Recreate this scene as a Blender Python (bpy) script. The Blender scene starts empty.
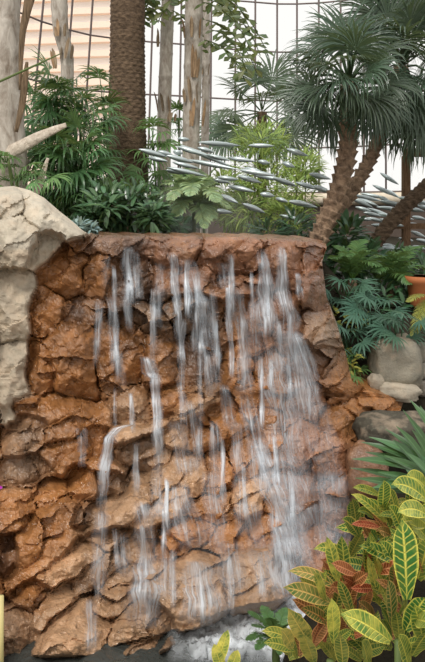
import bpy, math, random
import numpy as np
from mathutils import Vector, noise
V = Vector
C = bpy.context.scene.collection
rnd = random.Random(7)
PI = math.pi
F, CX, HY, CZ = 700.0, 212.5, 215.0, 2.75      # focal length in pixels, horizon row, eye height

def at(px, py, d):                              # a pixel at a depth -> a point of the place
    return V(((px - CX) / F * d, d, CZ - (py - HY) / F * d))

# ------------------------------------------------------------------ objects
ORG = {}
def tag(o, label=None, cat=None, group=None, kind=None):
    if label: o['label'] = label
    if cat: o['category'] = cat
    if group: o['group'] = group
    if kind: o['kind'] = kind
    return o
def thing(name, label, cat, loc=(0, 0, 0), group=None, kind=None):
    o = bpy.data.objects.new(name, None); C.objects.link(o)
    o.location = loc; o.empty_display_size = .1
    ORG[o.name] = V(loc)
    return tag(o, label, cat, group, kind)

class MB:
    def __init__(s): s.v, s.f, s.uv, s.c = [], [], [], []
    def add(s, vs, fs, uvs=None, col=(1, 1, 1, 1)):
        b = len(s.v); s.v += [tuple(p) for p in vs]
        s.f += [tuple(b + i for i in f) for f in fs]
        s.uv += uvs if uvs else [(.5, .5)] * len(vs)
        s.c += [col] * len(vs) if not isinstance(col, list) else col
    def build(s, name, m, parent=None, smooth=True, org=None):
        me = bpy.data.meshes.new(name)
        o = bpy.data.objects.new(name, me); C.objects.link(o)
        if parent is not None:
            off = ORG[parent.name]; o.parent = parent; ORG[o.name] = off
        else:
            off = V(org) if org is not None else V((0, 0, 0)); o.location = off; ORG[o.name] = off
        me.from_pydata([(a - off.x, b - off.y, c - off.z) for a, b, c in s.v], [], s.f)
        li = np.empty(len(me.loops), dtype=np.int32); me.loops.foreach_get('vertex_index', li)
        uvl = me.uv_layers.new(name='UVMap')
        uvl.data.foreach_set('uv', np.array(s.uv, dtype=np.float32)[li].ravel())
        ca = me.color_attributes.new(name='Col', type='FLOAT_COLOR', domain='POINT')
        ca.data.foreach_set('color', np.array(s.c, dtype=np.float32).ravel())
        if smooth: me.polygons.foreach_set('use_smooth', [True] * len(me.polygons))
        me.materials.append(m); me.update()
        return o

def frame(d, up=V((0, 0, 1))):
    d = d.normalized(); s = d.cross(up)
    if s.length < 1e-4: s = d.cross(V((0, 1, 0)))
    s.normalize(); return d, s, s.cross(d).normalized()

def tube(mb, pts, rad, n=8, col=(1, 1, 1, 1), cap=True, fn=None):
    """rad: one number, a list, or with fn(a, t) a multiplier for rough bark"""
    pts = [V(p) for p in pts]; m = len(pts)
    vs, fs, uv = [], [], []; L = 0
    _, s0, _ = frame(pts[1] - pts[0], V((0, 1, .01)))
    for i, p in enumerate(pts):
        d = (pts[min(i + 1, m - 1)] - pts[max(i - 1, 0)]).normalized()
        s = (s0 - d * s0.dot(d)).normalized(); u = s.cross(d); s0 = s
        if i: L += (p - pts[i - 1]).length
        r = rad[i] if isinstance(rad, (list, tuple)) else rad
        for k in range(n):
            a = 2 * PI * k / n
            q = r * (fn(k / n, L) if fn else 1)
            vs.append(p + (s * math.cos(a) + u * math.sin(a)) * q); uv.append((k / n, L))
    for i in range(m - 1):
        for k in range(n):
            k2 = (k + 1) % n
            fs.append((i * n + k, i * n + k2, (i + 1) * n + k2, (i + 1) * n + k))
    if cap:
        fs.append(tuple(range(n - 1, -1, -1))); fs.append(tuple((m - 1) * n + k for k in range(n)))
    mb.add(vs, fs, uv, col)

def smooth_path(pts, n):
    pts = [V(p) for p in pts]; out = []
    P = [pts[0] * 2 - pts[1]] + pts + [pts[-1] * 2 - pts[-2]]
    k = len(pts) - 1
    for j in range(n + 1):
        t = j / n * k; i = min(int(t), k - 1); t -= i
        a, b, c, d = P[i:i + 4]
        out.append(.5 * ((2 * b) + (c - a) * t + (2 * a - 5 * b + 4 * c - d) * t * t + (3 * b - a - 3 * c + d) * t ** 3))
    return out
def lerp_list(xs, n):
    return [float(np.interp(i / n * (len(xs) - 1), range(len(xs)), xs)) for i in range(n + 1)]

def blade(mb, p, d, up, L, W, droop=.5, n=5, fold=.25, prof=None, col=(1, 1, 1, 1), tip=None):
    """a leaf that starts at p along d, faces up, and bends towards the ground by droop (radians over its length)"""
    d, s, u = frame(d, up); p = V(p)
    vs, fs, uv, cs = [], [], [], []
    st = L / n
    for i in range(n + 1):
        t = i / n
        w = W * (prof(t) if prof else math.sin(PI * min(1, .12 + .88 * t)) ** .8) * .5
        if i == n: w = W * .02
        vs += [p - s * w + u * (w * fold), p.copy(), p + s * w + u * (w * fold)]
        uv += [(0, t), (.5, t), (1, t)]
        cs += [col if tip is None else tuple(a + (b - a) * t for a, b in zip(col, tip))] * 3
        ax = d.cross(V((0, 0, -1)))
        if ax.length > 1e-3 and droop:
            from mathutils import Quaternion
            q = Quaternion(ax.normalized(), droop / n * 2 * (i + .5) / n)
            d = q @ d; u = q @ u; s = q @ s
        p = p + d * st
    for i in range(n):
        a = i * 3
        fs += [(a, a + 1, a + 4, a + 3), (a + 1, a + 2, a + 5, a + 4)]
    mb.add(vs, fs, uv, cs)

def shade(r=rnd, lo=.7, hi=1.2, warm=.1):
    k = r.uniform(lo, hi); w = r.uniform(-warm, warm)
    return (k * (1 + w), k, k * (1 - w), 1)

def pinnate(mb, pts, nl, ll, lw, ang=60, ldroop=.6, rr=.006, col=None, vee=.3, prof=None, r=rnd, taper=.35, start=.12):
    """feather leaf: a rachis along pts and nl pairs of leaflets"""
    P = smooth_path(pts, 24); N = len(P) - 1
    tube(mb, P, [rr * (1 - .8 * i / N) for i in range(N + 1)], 5, (.8, .9, .5, 1))
    for k in range(nl):
        t = start + (1 - start) * (k + .5) / nl; f = t * N; i = min(int(f), N - 1)
        p = P[i].lerp(P[i + 1], f - i); d = (P[min(i + 2, N)] - P[max(i - 1, 0)])
        d, s, u = frame(d)
        env = (math.sin(PI * min(1, (t - start) / (1 - start) * .85 + .15)) ** .6) * (1 - taper) + taper * (1 - t)
        for sg in (-1, 1):
            a = math.radians(ang * (1 - .45 * t) + r.uniform(-6, 6))
            dd = d * math.cos(a) + s * sg * math.sin(a) + u * vee * r.uniform(.6, 1.3)
            blade(mb, p, dd, u, ll * env * r.uniform(.85, 1.1), lw, ldroop * r.uniform(.6, 1.4), 4, .2, prof, col or shade(r))

def fan(mb, c, d, up, R, nseg=22, spread=150, droop=.9, join=.5, col=None, r=rnd, wob=.1):
    """palmate leaf: folded segments radiating from c, free and drooping beyond join"""
    d, s, u = frame(d, up)
    w = 2 * R * math.tan(math.radians(spread) / nseg / 1.0) * join * .95
    for k in range(nseg):
        a = math.radians(-spread + 2 * spread * (k + .5) / nseg) + r.uniform(-.03, .03)
        rad = R * (.72 + .28 * math.cos(a * .6)) * r.uniform(1 - wob, 1 + wob)
        dd = d * math.cos(a) + s * math.sin(a) + u * r.uniform(-.06, .06)
        blade(mb, c, dd, u, rad, w, droop * r.uniform(.5, 1.4), 6, .3,
              lambda t: (t / join if t < join else max(0, (1 - t) / (1 - join)) ** .8), col or shade(r))

# ------------------------------------------------------------------ materials
def mat(name):
    m = bpy.data.materials.new(name); m.use_nodes = True
    nt = m.node_tree; nt.nodes.clear()
    out = nt.nodes.new('ShaderNodeOutputMaterial')
    return m, nt, out
class G:                                         # a short way to write node trees
    def __init__(s, nt): s.nt = nt
    def n(s, t, **kw):
        x = s.nt.nodes.new(t)
        for k, v in kw.items():
            if k in x.inputs.keys() if isinstance(k, str) else False: pass
            setattr(x, k, v)
        return x
    def link(s, a, b): s.nt.links.new(a, b)
    def put(s, sock, v):
        if hasattr(v, 'links'): s.link(v, sock)
        else: sock.default_value = v
    def noise(s, vec, scale, det=4, rough=.55, dist=0):
        x = s.n('ShaderNodeTexNoise'); s.put(x.inputs['Vector'], vec)
        x.inputs['Scale'].default_value = scale; x.inputs['Detail'].default_value = det
        x.inputs['Roughness'].default_value = rough; x.inputs['Distortion'].default_value = dist
        return x.outputs['Fac']
    def mapping(s, vec, sc=(1, 1, 1), loc=(0, 0, 0)):
        x = s.n('ShaderNodeMapping'); s.put(x.inputs['Vector'], vec); x.inputs['Scale'].default_value = sc
        s.put(x.inputs['Location'], loc)
        return x.outputs['Vector']
    def ramp(s, fac, stops, interp='LINEAR'):
        x = s.n('ShaderNodeValToRGB'); s.put(x.inputs['Fac'], fac); cr = x.color_ramp; cr.interpolation = interp
        while len(cr.elements) > 1: cr.elements.remove(cr.elements[-1])
        for i, (p, c) in enumerate(stops):
            e = cr.elements[0] if i == 0 else cr.elements.new(p)
            e.position = p; e.color = (c[0], c[1], c[2], 1) if hasattr(c, '__len__') else (c, c, c, 1)
        return x.outputs['Color']
    def math(s, op, a, b=0, c=0, clamp=False):
        x = s.n('ShaderNodeMath', operation=op); x.use_clamp = clamp
        s.put(x.inputs[0], a); s.put(x.inputs[1], b); s.put(x.inputs[2], c); return x.outputs[0]
    def mix(s, fac, a, b, bt='MIX'):
        x = s.n('ShaderNodeMix', data_type='RGBA', blend_type=bt)
        s.put(x.inputs[0], fac)
        for k, v in ((6, a), (7, b)):
            s.put(x.inputs[k], v if hasattr(v, 'links') else (*v[:3], 1))
        return x.outputs[2]
    def attr(s, name='Col'): return s.n('ShaderNodeAttribute', attribute_name=name)
    def obj(s): return s.n('ShaderNodeTexCoord').outputs['Object']
    def uv(s): return s.n('ShaderNodeTexCoord').outputs['UV']
    def pos(s): return s.n('ShaderNodeNewGeometry').outputs['Position']
    def sep(s, v):
        x = s.n('ShaderNodeSeparateXYZ'); s.put(x.inputs[0], v); return x.outputs
    def bump(s, h, st=.5, dist=.02):
        x = s.n('ShaderNodeBump'); s.put(x.inputs['Height'], h); x.inputs['Strength'].default_value = st; x.inputs['Distance'].default_value = dist
        return x.outputs[0]
    def bsdf(s, col, rough=.5, spec=.5, normal=None, metal=0):
        x = s.n('ShaderNodeBsdfPrincipled'); s.put(x.inputs['Base Color'], col if hasattr(col, 'links') else (*col[:3], 1))
        s.put(x.inputs['Roughness'], rough); s.put(x.inputs['Specular IOR Level'], spec); s.put(x.inputs['Metallic'], metal)
        if normal is not None: s.link(normal, x.inputs['Normal'])
        return x.outputs[0]
    def mixs(s, fac, a, b):
        x = s.n('ShaderNodeMixShader'); s.put(x.inputs[0], fac); s.link(a, x.inputs[1]); s.link(b, x.inputs[2]); return x.outputs[0]

def plain(name, col, rough=.6, spec=.3, metal=0, nscale=8, var=.25, bump=.2, bscale=40, bdist=.01):
    m, nt, out = mat(name); g = G(nt); v = g.pos()
    c = g.mix(g.noise(v, nscale), [x * (1 - var) for x in col], [min(1, x * (1 + var)) for x in col])
    c = g.mix(1, c, g.attr().outputs['Color'], 'MULTIPLY')
    nrm = g.bump(g.noise(v, bscale, 5), bump, bdist)
    g.link(g.bsdf(c, rough, spec, nrm, metal), out.inputs[0]); return m

def leafmat(name, col, col2=None, rough=.42, spec=.35, trans=.3):
    m, nt, out = mat(name); g = G(nt)
    col2 = col2 or [x * 1.5 for x in col]
    c = g.mix(g.noise(g.pos(), 5, 3), col, col2)
    c = g.mix(1, c, g.attr().outputs['Color'], 'MULTIPLY')
    u = g.sep(g.uv())[0]
    rib = g.math('MULTIPLY', g.math('LESS_THAN', g.math('ABSOLUTE', g.math('SUBTRACT', u, .5)), .06), .35)
    c = g.mix(rib, c, [min(1, x * 2.2) for x in col2])
    a = g.bsdf(c, rough, spec)
    t = g.n('ShaderNodeBsdfTranslucent'); g.link(g.mix(.25, c, (.55, .6, .12)), t.inputs[0])
    g.link(g.mixs(trans, a, t.outputs[0]), out.inputs[0]); return m

def rockmat(name, grey=False):
    m, nt, out = mat(name); g = G(nt); v = g.pos(); col = g.attr().outputs['Color']
    n1 = g.noise(v, 4.5, 6, .6, .4); n2 = g.noise(v, 17, 6, .65); n3 = g.noise(v, 70, 4, .6)
    f = g.math('ADD', g.math('MULTIPLY', n1, .6), g.math('MULTIPLY', n2, .4))
    c = g.mix(1, g.ramp(f, [(.30, (.42, .38, .36) if not grey else (.55, .53, .5)), (.45, (.8, .76, .72) if not grey else (.9, .88, .86)), (.56, (1.05, 1, .95)), (.70, (1.4, 1.38, 1.36) if not grey else (1.25, 1.24, 1.2))]), col, 'MULTIPLY')
    if not grey:                                 # rust bloom and pale lime streaks run down the face
        st = g.noise(g.mapping(v, (9, 9, 1.6)), 1.6, 5, .6)
        c = g.mix(g.math('MULTIPLY', g.ramp(st, [(.52, 0.), (.68, 1.)]), .32), c, (.42, .20, .075))
        c = g.mix(g.math('MULTIPLY', g.ramp(g.noise(g.mapping(v, (14, 14, 1.3), (3, 1, 2)), 2, 5), [(.55, 0.), (.72, 1.)]), .35), c, (.06, .04, .03))
    else:
        c = g.mix(g.math('MULTIPLY', g.ramp(g.noise(v, 9, 6), [(.5, 0.), (.7, 1.)]), .4), c, (.55, .42, .3))
        c = g.mix(g.math('MULTIPLY', g.ramp(g.noise(v, 30, 5), [(.55, 0.), (.7, 1.)]), .3), c, (.22, .22, .16))
    h = g.math('ADD', g.math('MULTIPLY', n2, 1.2), g.math('MULTIPLY', n3, .35))
    nrm = g.bump(h, .6 if not grey else .5, .025)
    rg = g.ramp(n2, [(.35, .2 if not grey else .75), (.65, .5 if not grey else .9)])
    b = g.bsdf(c, rg, .5 if not grey else .25, nrm)
    if not grey: b.node.inputs['Coat Weight'].default_value = .45; b.node.inputs['Coat Roughness'].default_value = .12; g.link(nrm, b.node.inputs['Coat Normal'])
    g.link(b, out.inputs[0]); return m

def watermat(name, dens=1., sx=9., sy=.8):
    m, nt, out = mat(name); g = G(nt)
    oi = g.n('ShaderNodeObjectInfo').outputs['Random']
    x = g.n('ShaderNodeCombineXYZ'); g.put(x.inputs[0], g.math('MULTIPLY', oi, 37.)); g.put(x.inputs[1], g.math('MULTIPLY', oi, 91.))
    uvv = g.mapping(g.uv(), (1, 1, 1), x.outputs[0])
    n1 = g.noise(g.mapping(uvv, (60, 4.5, 1)), 1, 5, .65, .25)
    n2 = g.noise(g.mapping(uvv, (16, 2.6, 1)), 1, 4, .6, .4)
    a = g.math('ADD', g.math('MULTIPLY', n1, .62), g.math('MULTIPLY', n2, .38))
    a = g.ramp(a, [(.36, .02), (.50, .32), (.66, 1.)])
    al = g.sep(g.attr().outputs['Color'])[0]
    a = g.math('MULTIPLY', g.math('MULTIPLY', a, al), dens, clamp=True)
    b = g.bsdf((.78, .84, .90), .3, .5)
    t = g.n('ShaderNodeBsdfTranslucent'); t.inputs[0].default_value = (.78, .84, .90, 1)
    s = g.mixs(.45, b, t.outputs[0])
    tr = g.n('ShaderNodeBsdfTransparent')
    g.link(g.mixs(a, tr.outputs[0], s), out.inputs[0]); return m

def barkmat(name, c1, c2, sc=(3, 3, 18), rough=.85):
    m, nt, out = mat(name); g = G(nt); v = g.pos()
    n = g.noise(g.mapping(v, sc), 3, 6, .65, .5)
    c = g.mix(1, g.ramp(n, [(.3, c1), (.68, c2)]), g.attr().outputs['Color'], 'MULTIPLY')
    g.link(g.bsdf(c, rough, .2, g.bump(n, .7, .03)), out.inputs[0]); return m

def crotonmat(name):
    m, nt, out = mat(name); g = G(nt); s = g.sep(g.uv()); u, v = s[0], s[1]
    at_ = g.attr().outputs['Color']; ac = g.sep(at_)     # x: redness, y: yellowness, z: brightness
    w = g.math('ABSOLUTE', g.math('SUBTRACT', u, .5))    # 0 at midrib, .5 at margin
    nz = g.noise(g.pos(), 30, 3)
    ph = g.math('ADD', g.math('MULTIPLY', g.math('SUBTRACT', v, g.math('MULTIPLY', w, .26)), 11.), g.math('MULTIPLY', nz, .5))
    fr = g.math('ABSOLUTE', g.math('SUBTRACT', g.math('FRACT', ph), .5))
    vein = g.math('SUBTRACT', 1, g.math('DIVIDE', fr, .17), clamp=True)
    mid = g.math('SUBTRACT', 1, g.math('DIVIDE', w, .075), clamp=True)
    mar = g.math('MULTIPLY', g.math('SUBTRACT', w, .40), 12, clamp=True)
    k = g.math('MAXIMUM', g.math('MULTIPLY', vein, .85), g.math('MAXIMUM', mid, g.math('MULTIPLY', mar, .9)))
    blot = g.math('MULTIPLY', g.math('ADD', g.math('MULTIPLY', g.ramp(g.noise(g.pos(), 22, 4), [(.40, 0.), (.62, 1.)]), .8), .2), g.math('MULTIPLY', ac[1], .85))
    k = g.math('MAXIMUM', k, blot)
    green = g.mix(g.math('POWER', ac[0], 5.), (.03, .15, .035), (.34, .045, .02))
    yel = g.mix(ac[0], (.85, .76, .14), (.95, .42, .22))
    c = g.mix(k, green, yel)
    x = g.n('ShaderNodeVectorMath', operation='SCALE'); g.link(c, x.inputs[0]); g.link(ac[2], x.inputs['Scale'])
    a = g.bsdf(x.outputs[0], .32, .5, g.bump(g.math('MULTIPLY', g.math('ADD', vein, mid), -1), .5, .004))
    t = g.n('ShaderNodeBsdfTranslucent'); g.link(x.outputs[0], t.inputs[0])
    g.link(g.mixs(.25, a, t.outputs[0]), out.inputs[0]); return m

M = dict(
    rust=rockmat('wet_rust_rock'), grey=rockmat('dry_grey_rock', True),
    water=watermat('falling_water', 1.15),
    soil=plain('soil', (.028, .024, .016), .9, .1, bump=.8, bscale=14, bdist=.05),
    path=plain('path_concrete', (.35, .32, .28), .8),
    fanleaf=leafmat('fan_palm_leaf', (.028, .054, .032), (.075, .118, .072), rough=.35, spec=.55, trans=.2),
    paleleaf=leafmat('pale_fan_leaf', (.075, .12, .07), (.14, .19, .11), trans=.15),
    ladyleaf=leafmat('lady_palm_leaf', (.032, .085, .032), (.085, .18, .065), rough=.32, spec=.5),
    shrubleaf=leafmat('shrub_leaf', (.022, .06, .028), (.05, .12, .05), rough=.3, spec=.5),
    glossleaf=leafmat('glossy_leaf', (.045, .10, .045), (.10, .19, .09), rough=.25, spec=.6),
    fernleaf=leafmat('fern_leaf', (.06, .14, .045), (.12, .22, .075)),
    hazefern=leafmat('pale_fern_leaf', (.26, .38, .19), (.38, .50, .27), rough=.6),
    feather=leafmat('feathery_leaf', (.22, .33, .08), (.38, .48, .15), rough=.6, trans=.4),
    bluefern=leafmat('blue_green_leaf', (.04, .105, .07), (.085, .175, .12)),
    cycad=leafmat('strap_leaf', (.04, .105, .04), (.085, .18, .07), rough=.3, spec=.5),
    fish=leafmat('fishtail_leaf', (.05, .085, .03), (.14, .17, .06), trans=.4),
    dusty=leafmat('dusty_leaf', (.17, .25, .23), (.26, .34, .32), rough=.7),
    yellowfrond=leafmat('yellowing_leaf', (.20, .24, .05), (.42, .40, .10)),
    croton=crotonmat('croton_leaf'),
    datebark=barkmat('date_bark', (.045, .030, .02), (.20, .135, .085), (5, 5, 12)),
    fanbark=barkmat('fan_palm_bark', (.06, .038, .025), (.38, .26, .17), (6, 6, 6)),
    palebark=barkmat('pale_bark', (.20, .155, .115), (.58, .53, .46), (4, 4, 1.6)),
    dry=barkmat('dry_sheath', (.07, .045, .025), (.26, .18, .11), (14, 14, 2)),
    petiole=barkmat('dead_petiole', (.36, .29, .22), (.66, .58, .48), (7, 7, 7)),
    stem=plain('green_stem', (.10, .14, .04)),
    steel=plain('silver_metal', (.50, .57, .57), .35, .5, .5, var=.2, bump=.05),
    mullion=plain('window_bar', (.17, .13, .12), .6),
    wood=barkmat('post_wood', (.10, .055, .03), (.25, .15, .085), (20, 20, 3)),
    cream=plain('cream_render', (.62, .54, .42), .8),
    brownwall=plain('brown_render', (.10, .075, .06), .9),
    terracotta=plain('terracotta', (.42, .14, .05), .7),
    tower=plain('tower_render', (.95, .74, .60), .9, var=.08, bump=0), towerw=plain('tower_white', (.98, .97, .95), .8, var=.02, bump=0),
    petal=plain('petal', (.42, .03, .40), .5, var=.2), bamboo=plain('bamboo_cane', (.55, .46, .20), .5, var=.2),
)
def glassmat():
    m, nt, out = mat('window_glass'); g = G(nt)
    t = g.n('ShaderNodeBsdfTransparent'); t.inputs[0].default_value = (.97, .98, .97, 1)
    gl = g.n('ShaderNodeBsdfGlossy'); gl.inputs['Roughness'].default_value = .05
    g.link(g.mixs(.04, t.outputs[0], gl.outputs[0]), out.inputs[0]); return m
M['glass'] = glassmat()
def poolmat():
    m, nt, out = mat('pool_water'); g = G(nt); v = g.pos()
    n = g.noise(v, 9, 4, .6, .6)
    g.link(g.bsdf((.05, .055, .05), .08, .6, g.bump(n, .6, .05)), out.inputs[0]); return m
M['pool'] = poolmat()
def foammat():
    m, nt, out = mat('white_foam'); g = G(nt); v = g.pos()
    n = g.noise(v, 22, 6, .7, .8)
    a = g.ramp(n, [(.34, .25), (.50, 1.)])
    al = g.sep(g.attr().outputs['Color'])[0]
    a = g.math('MULTIPLY', a, al)
    b = g.bsdf((.86, .90, .93), .5, .4, g.bump(n, .9, .04)); t = g.n('ShaderNodeBsdfTransparent')
    g.link(g.mixs(a, t.outputs[0], b), out.inputs[0]); return m
M['foam'] = foammat()
def mistmat(dens):
    m, nt, out = mat('water_mist'); g = G(nt)
    s = g.n('ShaderNodeVolumeScatter'); s.inputs['Color'].default_value = (.97, .98, .97, 1); s.inputs['Anisotropy'].default_value = .2
    c = g.n('ShaderNodeTexCoord').outputs['Generated']
    x = g.n('ShaderNodeVectorMath', operation='SUBTRACT'); g.link(c, x.inputs[0]); x.inputs[1].default_value = (.5, .5, .5)
    ln = g.n('ShaderNodeVectorMath', operation='LENGTH'); g.link(x.outputs[0], ln.inputs[0])
    f = g.math('SUBTRACT', 1, g.math('MULTIPLY', ln.outputs['Value'], 2.05), clamp=True)
    f = g.math('MULTIPLY', f, g.ramp(g.noise(g.pos(), 3.5, 3), [(.3, .3), (.7, 1.)]))
    g.link(g.math('MULTIPLY', f, dens), s.inputs['Density'])
    g.link(s.outputs[0], out.inputs['Volume']); return m

# ------------------------------------------------------------------ camera and light
cd = bpy.data.cameras.new('camera'); co = bpy.data.objects.new('camera', cd); C.objects.link(co)
co.location = (0, 0, CZ); co.rotation_euler = (PI / 2, 0, 0)
cd.sensor_fit = 'VERTICAL'; cd.sensor_height = 36; cd.lens = F / 662 * 36
cd.shift_y = (HY - 331) / 662; cd.clip_end = 300
bpy.context.scene.camera = co
w = bpy.data.worlds.new('overcast'); bpy.context.scene.world = w; w.use_nodes = True
g = G(w.node_tree); bg = w.node_tree.nodes['Background']
z = g.sep(g.n('ShaderNodeTexCoord').outputs['Generated'])[2]
g.link(g.ramp(z, [(0, (.55, .52, .48)), (.02, (1, .975, .95)), (.5, (1, .985, .97)), (1, (1, 1, 1))]), bg.inputs[0])
bg.inputs[1].default_value = 1.05
def sun(name, rot, e, ang, col=(1, 1, 1)):
    l = bpy.data.lights.new(name, 'SUN'); l.energy = e; l.angle = math.radians(ang); l.color = col
    o = bpy.data.objects.new(name, l); C.objects.link(o); o.rotation_euler = [math.radians(a) for a in rot]
sun('sun', (36, -16, 0), 2.4, 16, (1, .96, .9))
vs = bpy.context.scene.view_settings; vs.view_transform = 'Standard'; vs.look = 'None'; vs.exposure = 0
cy = bpy.context.scene.cycles; cy.transparent_max_bounces = 32; cy.max_bounces = 8; cy.use_denoising = True

# ------------------------------------------------------------------ the rock: one fractured face, split along its cracks
# cell: centre px, py, half sizes, angle, bulge towards the viewer, lean back (top away), turn (right away), tone
RUST, DARK, TAN, RED, GREY, BROWN = range(6)
TONE = [(.33, .148, .05), (.14, .075, .042), (.42, .265, .155), (.28, .135, .072), (.46, .42, .345), (.29, .19, .12)]
cells = [
 # top band
 (112,244,36,9,0,.05,0,0,DARK),(172,250,30,13,0,.04,0,0,RED),(232,256,34,16,0,.05,0,0,RED),(284,264,26,24,0,.06,0,0,RED),(314,272,14,30,0,.05,0,.5,RED),
 # upper block beside the grey outcrop
 (66,274,26,26,10,.08,0,0,RUST),(48,312,16,26,0,.06,0,0,RUST),(98,276,16,24,0,.05,0,0,RUST),(84,312,24,14,-20,.03,.2,0,DARK),(72,352,34,34,20,.13,.1,0,RUST),
 (116,296,14,24,0,.0,0,0,DARK),(106,348,13,32,0,.05,0,0,RUST),(42,368,14,26,0,.07,0,0,RUST),
 # wet centre
 (140,282,16,18,0,.0,.3,0,DARK),(166,284,16,18,0,.03,.4,0,RED),(196,280,20,12,0,.05,.5,0,RED),(228,288,26,9,-8,.10,.6,0,RED),
 (148,318,22,16,20,.03,.5,0,BROWN),(186,312,22,17,0,.05,.5,0,BROWN),(214,328,15,24,0,-.01,0,0,DARK),(130,350,15,25,0,.03,.1,0,RUST),(164,356,18,24,0,.06,.1,0,RUST),
 (198,362,17,24,0,.03,.1,0,DARK),(236,330,14,34,0,-.02,0,0,RUST),(262,322,14,30,0,.03,0,0,RED),(286,322,14,30,0,.04,0,0,RED),(240,384,16,26,0,.0,0,0,RUST),(272,376,17,28,0,.03,0,0,RUST),
 (320,330,17,18,-35,.08,.4,0,BROWN),(322,362,14,16,-20,.04,0,0,DARK),(338,384,15,20,0,.02,0,.2,RUST),(304,392,18,30,0,.02,0,0,RED),
 (346,420,24,18,-20,.02,.5,0,RUST),(384,401,26,9,-6,.02,.9,0,RUST),(300,444,17,26,0,.02,0,0,RED),(332,458,20,26,0,.05,0,0,RED),(342,502,22,28,0,.06,0,0,RED),(302,502,18,32,0,.0,0,0,RED),(314,556,24,30,0,.04,.2,0,RED),
 # middle ledges
 (48,410,34,14,8,.15,.4,0,RUST),(76,428,28,16,-20,.15,.3,0,RUST),(26,436,15,30,40,.10,.3,0,BROWN),(96,440,12,20,-40,.06,0,0,RUST),(70,446,26,14,-30,.12,.3,0,RUST),(102,464,24,9,22,.12,.5,0,RUST),
 (134,408,18,18,0,.05,.2,0,TAN),(166,404,20,15,-28,.05,.4,0,RUST),(198,402,32,9,-28,.15,.9,0,TAN),(138,430,30,8,-14,.14,.9,0,TAN),
 (146,456,28,17,-10,.0,-.1,0,BROWN),(176,438,16,13,0,.08,.4,0,TAN),(202,436,18,16,0,.05,.2,0,RUST),(226,426,16,20,0,.04,.1,0,RUST),(186,474,26,22,0,.08,.5,0,TAN),(220,474,16,22,0,.04,.1,0,RUST),
 (246,462,16,20,0,.05,.2,0,RUST),(252,496,24,16,-18,.09,.5,0,TAN),(214,510,24,16,0,.05,.3,0,RUST),(272,448,14,34,0,.02,0,0,RUST),(278,498,14,26,0,.02,0,0,RUST),
 # lower left: big leaning slabs
 (18,472,26,15,-10,.06,.2,0,BROWN),(12,508,26,20,-40,.17,.4,0,RUST),(50,494,20,13,-15,.10,.5,0,RUST),(46,534,44,20,-52,.20,.3,0,RUST),(84,486,18,14,0,.07,.2,0,RUST),(112,484,16,16,0,.02,.0,0,BROWN),(86,516,18,11,-20,.05,.3,0,BROWN),
 (132,500,42,13,-38,.17,.8,0,TAN),(168,502,34,12,-38,.14,.7,0,TAN),(112,538,22,10,-8,.10,.6,0,TAN),(76,560,38,10,-36,.17,.9,0,TAN),(96,576,34,10,-36,.10,-.1,0,BROWN),(142,546,20,14,-30,.08,.4,0,TAN),
 (122,578,20,10,-20,.10,.4,0,TAN),(8,556,14,18,0,.04,0,0,DARK),(30,600,16,13,-30,.18,.6,0,RUST),(54,606,30,11,-36,.17,.8,0,TAN),(12,626,20,20,0,.18,.3,0,BROWN),
 (84,624,38,20,-25,.22,.7,0,TAN),(112,604,30,13,-30,.19,.7,0,TAN),(140,622,30,22,-10,.26,.6,0,TAN),(170,545,20,13,0,.07,.4,0,RUST),
 (190,588,40,32,-12,.34,.6,0,TAN),(192,534,28,13,-8,.08,.4,0,RUST),(232,538,22,15,-15,.08,.3,0,RUST),(254,582,32,40,-10,.34,.5,0,TAN),(268,530,20,16,0,.05,.2,0,RUST),(288,556,14,34,0,.02,0,0,RED),(154,650,30,18,0,.2,.6,0,BROWN),(220,650,44,16,0,.15,.6,0,BROWN),(300,620,34,22,0,.1,.5,0,RED),(345,590,34,50,0,.1,.2,0,RED),
 (-30,470,30,40,0,.15,.2,0,RUST),(-40,560,32,40,0,.25,.4,0,RUST),(-35,630,30,30,0,.3,.5,0,BROWN),
 # the dry grey outcrop
 (52,210,36,24,28,.26,.6,0,GREY),(8,203,18,16,0,.24,.4,0,GREY),(14,242,25,26,-10,.30,.1,0,GREY),(44,250,24,10,-48,.14,.3,0,GREY),(12,306,20,34,6,.20,0,.1,GREY),(10,376,17,34,3,.18,0,.2,GREY),(-40,230,34,40,0,.3,.2,0,GREY),(-38,310,34,40,0,.3,.1,0,GREY),(-36,390,34,36,0,.3,.1,0,GREY),
]
ST = 1.25
def edge(py): return float(np.interp(py, [230,246,262,300,330,350,382,392,398,412,440,470,520,600,660], [326,327,322,327,338,345,352,372,405,400,376,362,352,346,346]))
def topline(px): return float(np.interp(px, [-80,-20,0,14,30,45,60,74,84,92,150,240,290,315,328], [192,188,187,186,190,198,211,222,231,235,236,237,239,242,247]))
ncol, nrow = 320, 336
PX = np.zeros((nrow, ncol)); PY = np.zeros((nrow, ncol))
for j in range(nrow):
    v = j / (nrow - 1)
    for i in range(ncol):
        u = i / (ncol - 1)
        px = -70 + u * (328 + 70)
        t = topline(px); py = t + (678 - t) * v
        PY[j, i] = py
        e = edge(py); PX[j, i] = -70 + u * (e + 70)
nx = np.zeros_like(PX); ny = np.zeros_like(PX); fb = np.zeros_like(PX); fine = np.zeros_like(PX); rdg = np.zeros_like(PX)
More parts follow.
